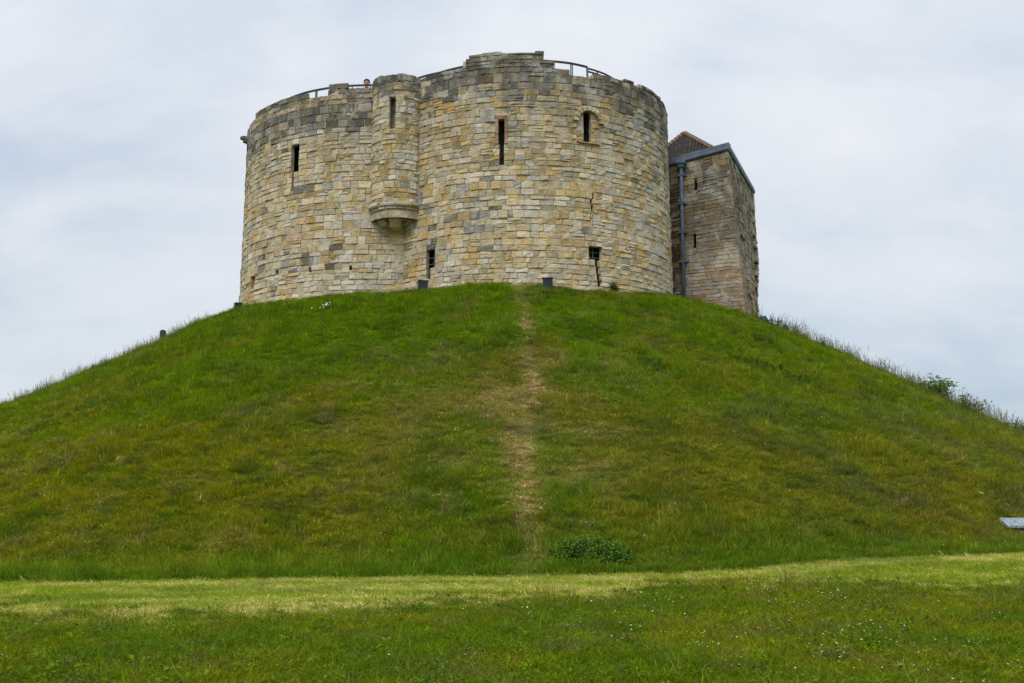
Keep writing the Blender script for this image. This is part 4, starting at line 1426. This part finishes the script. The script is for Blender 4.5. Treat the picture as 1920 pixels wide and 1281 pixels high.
# wispy seed stems: fringe along the skyline of the mound, scattered over slope and meadow
def stems(n, h0, h1, head, wid=.005, spread=.12, cst=(1, 1, 1), chd=(1, 1, 1)):
    V, F, Cc = [], [], []
    for _ in range(n):
        a, d = random.uniform(0, 6.283), spread * math.sqrt(random.random())
        x, y, h = d * math.cos(a), d * math.sin(a), random.uniform(h0, h1)
        lx, ly = random.gauss(0, .16) * h, random.gauss(0, .16) * h
        for tw in (0, 1.57):
            wx, wy = math.cos(tw) * wid / 2, math.sin(tw) * wid / 2
            n0 = len(V)
            for f in (0, .5, 1):
                p = (x + lx * f * f, y + ly * f * f, h * f * (1 - .06 * f))
                V += [(p[0] - wx, p[1] - wy, p[2]), (p[0] + wx, p[1] + wy, p[2])]
            F += [(n0, n0 + 1, n0 + 3, n0 + 2), (n0 + 2, n0 + 3, n0 + 5, n0 + 4)]
            Cc += [cst] * 6
        for k in range(head[0]):
            f = 1 - head[1] * random.random()
            p = Vector((x + lx * f * f, y + ly * f * f, h * f * (1 - .06 * f)))
            dv = Vector((random.gauss(0, 1), random.gauss(0, 1), .8)).normalized() * random.uniform(.4, 1) * head[2]
            sd_ = Vector((dv.y, -dv.x, 0)).normalized() * head[3]
            n0 = len(V)
            V += [tuple(p - sd_), tuple(p + dv), tuple(p + sd_), tuple(p - dv * .2)]
            F.append((n0, n0 + 2, n0 + 1)); F.append((n0, n0 + 3, n0 + 2))
            Cc += [chd] * 4
    return V, F, Cc
fr = []
g = np.random.default_rng(21)
X = g.uniform(-34, 34, 90000); Y = g.uniform(19, 54, 90000)
rC = np.hypot(X - MC[0], Y - MC[1])
ax_, ay_ = (X - MC[0]) / rC, (Y - MC[1]) / rC
Zt = terrain(X, Y, False)
slope_n = np.stack([ax_ * MS, ay_ * MS, np.ones_like(X)], 1)
view = np.stack([-X, -Y, EYE - Zt], 1)
graz = (slope_n * view).sum(1) / (np.linalg.norm(slope_n, axis=1) * np.linalg.norm(view, axis=1))
pk = np.where(rC > 13.5, np.exp(-(graz / .07) ** 2), 0) * sstep(6, 14, np.abs(X)) * (.35 + .9 * fbm(X / 2.5, Y / 2.5, 95, 3)) * .22
m = (g.random(len(X)) < pk) & ~in_tower(X, Y) & (zones(X, Y) == 2)
X, Y = X[m], Y[m]
n = len(X)
src = [source('stem', *stems(9, .22, .55, (7, .35, .035, .004), .005, .18, (1, .9, .8), (1.3, 1.0, 1.1))) for _ in range(4)]
tint = jitter_tint(g, np.broadcast_to(np.array([.125, .145, .035]), (n, 3)), .25)
instancer('skyline_seed_stems', 'wispy seeding grass stems along the skyline of the mound', 'grass', np.stack([X, Y, terrain(X, Y) - .02], 1), eul(g, n, .14), np.stack([g.uniform(.6, 1.2, n) * np.where(X > 5, 1.35, 1.0)] * 3, 1), tint, g.integers(0, 4, n), src)

# dark plantain heads and brown stems where meadow meets the mown strip, paler stems elsewhere
g, X, Y, Zt = scatter(-13, 14, 6, 18.5, 26, 0, 31, lambda X, Y: .16 + .75 * np.exp(-((Y - strip_y(X) + .45) / .7) ** 2) + .25 * sstep(2, 6, X))
n = len(X)
src = [source('stem', *stems(2, .12, .30, (3, .10, .022, .0045), .0035, .06, (1.6, 1.2, 1.0), (.5, .30, .5))) for _ in range(4)] + [source('stem', *stems(3, .14, .30, (6, .4, .03, .003), .003, .08, (2.2, 1.8, 1.4), (2.6, 1.9, 1.6))) for _ in range(3)]
instancer('meadow_seed_stems', 'thin brown plantain and grass stems standing in the meadow', 'grass', np.stack([X, Y, Zt], 1), eul(g, n, .12), np.stack([g.uniform(.6, 1.15, n)] * 3, 1), jitter_tint(g, np.broadcast_to(np.array([.07, .065, .028]), (n, 3)), .2), g.integers(0, 7, n), src)

# small white daisies and clover heads
M_PETAL = leaf_mat('petal', .15)
def daisy(nf, spread, z0, z1, r0):
    V, F, Cc = [], [], []
    for _ in range(nf):
        a, d = random.uniform(0, 6.283), spread * math.sqrt(random.random())
        x, y, z, r_ = d * math.cos(a), d * math.sin(a), random.uniform(z0, z1), r0 * random.uniform(.7, 1.2)
        tx, ty = random.gauss(0, .35), random.gauss(-.25, .35)
        n0 = len(V)
        for k in range(12):
            q = k * math.pi / 6
            rr_ = r_ * (1 if k % 2 else .72)
            V.append((x + rr_ * math.cos(q), y + rr_ * math.sin(q), z + rr_ * (tx * math.cos(q) + ty * math.sin(q))))
        V.append((x, y, z + r_ * .3)); V.append((x, y, 0)); V.append((x + .003, y, 0)); V.append((x + .003, y, z)); V.append((x, y, z))
        F += [(n0 + k, n0 + (k + 1) % 12, n0 + 12) for k in range(12)] + [(n0 + 13, n0 + 14, n0 + 15, n0 + 16)]
        Cc += [(1, 1, 1)] * 12 + [(1, .85, .4)] + [(.1, .16, .03)] * 4
    return V, F, Cc
src = [source('flower', *daisy(k, .12, .06, .12, .0085)) for k in (1, 2, 3, 2)]
g, X, Y, Zt = scatter(-13, 14, 6, 18, 7, 0, 41, lambda X, Y: (.04 + .7 * sstep(.50, .64, fbm(X / 1.6, Y / 1.6, 97, 3))) * (.30 + .70 * sstep(-1, 4, X)))
n = len(X)
instancer('meadow_daisies', 'tiny white daisies scattered through the front meadow', 'flowers', np.stack([X, Y, Zt], 1), eul(g, n, .1), np.stack([g.uniform(.8, 1.3, n)] * 3, 1), np.broadcast_to(np.array([.75, .75, .72]), (n, 3)), g.integers(0, 4, n), src)
src = [source('flower', *daisy(k, .12, .16, .30, .016)) for k in (1, 2)]
g, X, Y, Zt = scatter(-25, 25, 18, 44, .16, 2, 42)
n = len(X)
instancer('slope_flowers', 'a few white flower heads dotted over the mound slope', 'flowers', np.stack([X, Y, Zt], 1), eul(g, n, .1), np.stack([g.uniform(.8, 1.3, n)] * 3, 1), np.broadcast_to(np.array([.75, .75, .72]), (n, 3)), g.integers(0, 2, n), src)

# ------------------------------------------------------------------ single plants
M_LEAF = None
def plain_leaf(name, c_, trans=.3):
    m, t, b = new_mat(name)
    v = ramp(t, noise(t, pos_node(t), 9.0), [(.3, .6), (.7, 1.4)])
    cc = mixc(t, 1.0, c_, v.outputs[0], 'MULTIPLY')
    L(t, cc, b.inputs['Base Color'])
    b.inputs['Roughness'].default_value = .7
    b.inputs['Specular IOR Level'].default_value = .08
    tr = N(t, 'ShaderNodeBsdfTranslucent'); L(t, mixc(t, 1.0, cc, (1.1, 1.3, .6), 'MULTIPLY'), tr.inputs[0])
    ms = N(t, 'ShaderNodeMixShader'); ms.inputs[0].default_value = trans
    out = [q for q in t.nodes if q.type == 'OUTPUT_MATERIAL'][0]
    L(t, b.outputs[0], ms.inputs[1]); L(t, tr.outputs[0], ms.inputs[2]); L(t, ms.outputs[0], out.inputs[0])
    return m
M_STEM = plain('stem', (.06, .05, .03), .8)
def leaf_geo(B, p, dv, ln, wd, fold=.25):
    dv = Vector(dv).normalized()
    sd_ = dv.cross(Vector((0, 0, 1)))
    sd_ = sd_.normalized() if sd_.length > .01 else Vector((1, 0, 0))
    up = sd_.cross(dv)
    p = Vector(p)
    a = p + dv * ln * .35; b = p + dv * ln * .7; tip = p + dv * ln - up * ln * .18
    w_ = sd_ * wd / 2
    P = [p, a - w_ + up * wd * fold, a, a + w_ + up * wd * fold, b - w_ * .8 + up * wd * fold * .6, b, b + w_ * .8 + up * wd * fold * .6, tip]
    B.add([tuple(q) for q in P], [(0, 2, 1), (0, 3, 2), (1, 2, 5, 4), (2, 3, 6, 5), (4, 5, 7), (5, 6, 7)])
def shrub(x, y, h, w, n_st, leaf, mat, name, label, cat='plant', group=None, seed=0, lean=(0, 0), per=9):
    rs = random.Random(seed)
    p = px_ground(x, y)
    t = empty(name, (p[0], p[1], p[2] - .02))
    tag(t, label, cat, group)
    S, Lf = MB(), MB()
    for k in range(n_st):
        a = rs.uniform(0, 6.283)
        sp = w / 2 * math.sqrt(rs.random())
        hh = h * rs.uniform(.6, 1.0) * (1 - .4 * (sp / (w / 2 + 1e-6)) ** 2)
        b0 = Vector((p[0] + sp * .35 * math.cos(a), p[1] + sp * .35 * math.sin(a), p[2] - .05))
        tp = Vector((p[0] + sp * math.cos(a) + lean[0] * hh, p[1] + sp * math.sin(a) + lean[1] * hh, p[2] + hh))
        mid = (b0 + tp) / 2 + Vector((rs.gauss(0, .05), rs.gauss(0, .05), .05)) * h
        pts = [b0, b0.lerp(mid, .5), mid, mid.lerp(tp, .5), tp]
        S.tube([tuple(q) for q in pts], [.012, .010, .008, .006, .004], 5)
        for i in range(per):
            f = .25 + .75 * (i + rs.random()) / per
            q = b0.lerp(mid, f * 2) if f < .5 else mid.lerp(tp, f * 2 - 1)
            az = i * 2.4 + rs.uniform(0, 1.2)
            dv = Vector((math.cos(az), math.sin(az), rs.uniform(-.25, .7)))
            st = q + dv * rs.uniform(.02, .10) * h
            leaf_geo(Lf, st, dv, leaf * rs.uniform(.6, 1.25), leaf * rs.uniform(.45, .75))
    S.build('stem', M_STEM, t)
    Lf.build('foliage', mat, t)
    return t
ML1, ML2 = plain_leaf('sapling_leaf', (.085, .165, .02), .45), plain_leaf('dark_sapling_leaf', (.07, .10, .035), .45)
ML3, ML4 = plain_leaf('nettle_leaf', (.085, .180, .020), .35), plain_leaf('weed_leaf', (.045, .10, .018))
shrub(1762, 745, 1.15, 1.5, 22, .20, ML1, 'sapling', 'broad-leaved green sapling, leafiest and tallest of the bushes on the right skyline', group=None, seed=1, per=15)
shrub(1808, 762, .95, .65, 10, .12, ML2, 'sapling', 'thin dark sapling with small purplish leaves just right of the broad-leaved one', seed=2)
shrub(1836, 775, 1.0, 1.1, 16, .13, ML2, 'sapling', 'dark bushy sapling on the skyline right of the thin one', seed=3)
shrub(1906, 812, .60, 1.2, 18, .14, ML1, 'low_bush', 'low leafy bush on the skyline at the right edge of the view', 'bush', seed=4)
shrub(1150, 548, .46, .34, 9, .10, ML4, 'thistle', 'tall green weed growing against the foot of the right lobe', 'weed', seed=5, per=12)
shrub(1128, 545, .34, .25, 6, .09, ML4, 'thistle', 'shorter green weed just left of the tall one at the wall', 'weed', seed=6, per=10)
shrub(1493, 620, .65, .50, 9, .10, ML4, 'weed', 'spindly weed on the skyline beside the small red stone', 'weed', seed=7)
shrub(1450, 604, .48, .70, 12, .10, ML4, 'weed', 'low leafy weed on the skyline between the two dark stones', 'weed', seed=8)
shrub(1545, 648, .45, .8, 12, .08, ML4, 'weed', 'leafy weed on the skyline a little below the red stone', 'weed', seed=13)
shrub(1650, 690, .45, .9, 12, .08, ML4, 'weed', 'leafy weed on the right skyline halfway between the red stone and the broad-leaved sapling', 'weed', seed=14)
shrub(1418, 592, .40, .5, 9, .09, ML4, 'weed', 'small leafy weed at the foot of the forebuilding\'s right edge', 'weed', seed=15)
shrub(182, 676, .30, .50, 9, .06, ML2, 'weed', 'dark tufted weed on the skyline low on the left slope', 'weed', seed=10)
shrub(1045, 536, .22, .60, 10, .09, ML4, 'weed', 'low weed tuft in front of the right-hand floodlight box', 'weed', seed=12)
# nettle bed near the foot of the mound and smaller weed beds up the slope
def bed(x, y, wx, wy, h, n_st, leaf, mat, name, label, seed):
    rs = random.Random(seed)
    p = px_ground(x, y)
    t = empty(name, tuple(p)); tag(t, label, 'weeds')
    S, Lf = MB(), MB()
    for k in range(n_st):
        a, d = rs.uniform(0, 6.283), math.sqrt(rs.random())
        bx, by = p[0] + wx / 2 * d * math.cos(a), p[1] + wy / 2 * d * math.sin(a)
        bz = float(terrain(bx, by))
        hh = h * rs.uniform(.55, 1.0) * (1 - .55 * d * d)
        tx, ty = bx + rs.gauss(0, .12) * h, by + rs.gauss(0, .12) * h
        S.tube([(bx, by, bz - .03), ((bx + tx) / 2, (by + ty) / 2, bz + hh * .55), (tx, ty, bz + hh)], [.007, .006, .003], 4)
        for i in range(12):
            f = .2 + .8 * i / 11
            q = (bx + (tx - bx) * f, by + (ty - by) * f, bz + hh * f)
            az = i * 2.2 + rs.uniform(0, 1)
            leaf_geo(Lf, q, (math.cos(az), math.sin(az), rs.uniform(-.4, .3)), leaf * rs.uniform(.7, 1.2) * (1.1 - .5 * f), leaf * .55)
    S.build('stem', M_STEM, t)
    Lf.build('foliage', mat, t)
    return t
bed(1112, 1050, 1.45, .9, .50, 110, .10, ML3, 'nettle_patch', 'dark green nettle clump at the foot of the mound right of the worn path', 51)
bed(1225, 690, 2.4, 1.0, .32, 90, .10, ML3, 'weed_patch', 'dark green weed patch on the upper slope right of the worn path', 52)
bed(1450, 700, 3.4, 1.2, .30, 120, .10, ML4, 'weed_patch', 'bright green weed patch on the right shoulder of the mound', 53)
bed(200, 760, 2.6, 1.0, .30, 80, .09, ML3, 'weed_patch', 'dark green weed patch low on the left shoulder of the mound', 54)
# cow parsley in flower under the left lobe
t = bed(610, 584, .9, .4, .30, 26, .06, ML4, 'white_flower_plant', 'small white-flowered plant in the grass below the left lobe', 55)
p = px_ground(610, 584)
B = MB()
rs = random.Random(9)
for _ in range(14):
    x, y = p[0] + rs.gauss(0, .22), p[1] + rs.gauss(0, .12)
    z = float(terrain(x, y)) + rs.uniform(.18, .34)
    B.add([(x + .022 * math.cos(q), y + .022 * math.sin(q) , z + .010 * math.sin(q * 2) + .012 * math.sin(q)) for q in np.arange(6) * math.pi / 3], [tuple(range(6))])
B.build('blossom', plain('white_petal', (.72, .72, .68), .7, var=.1), t)
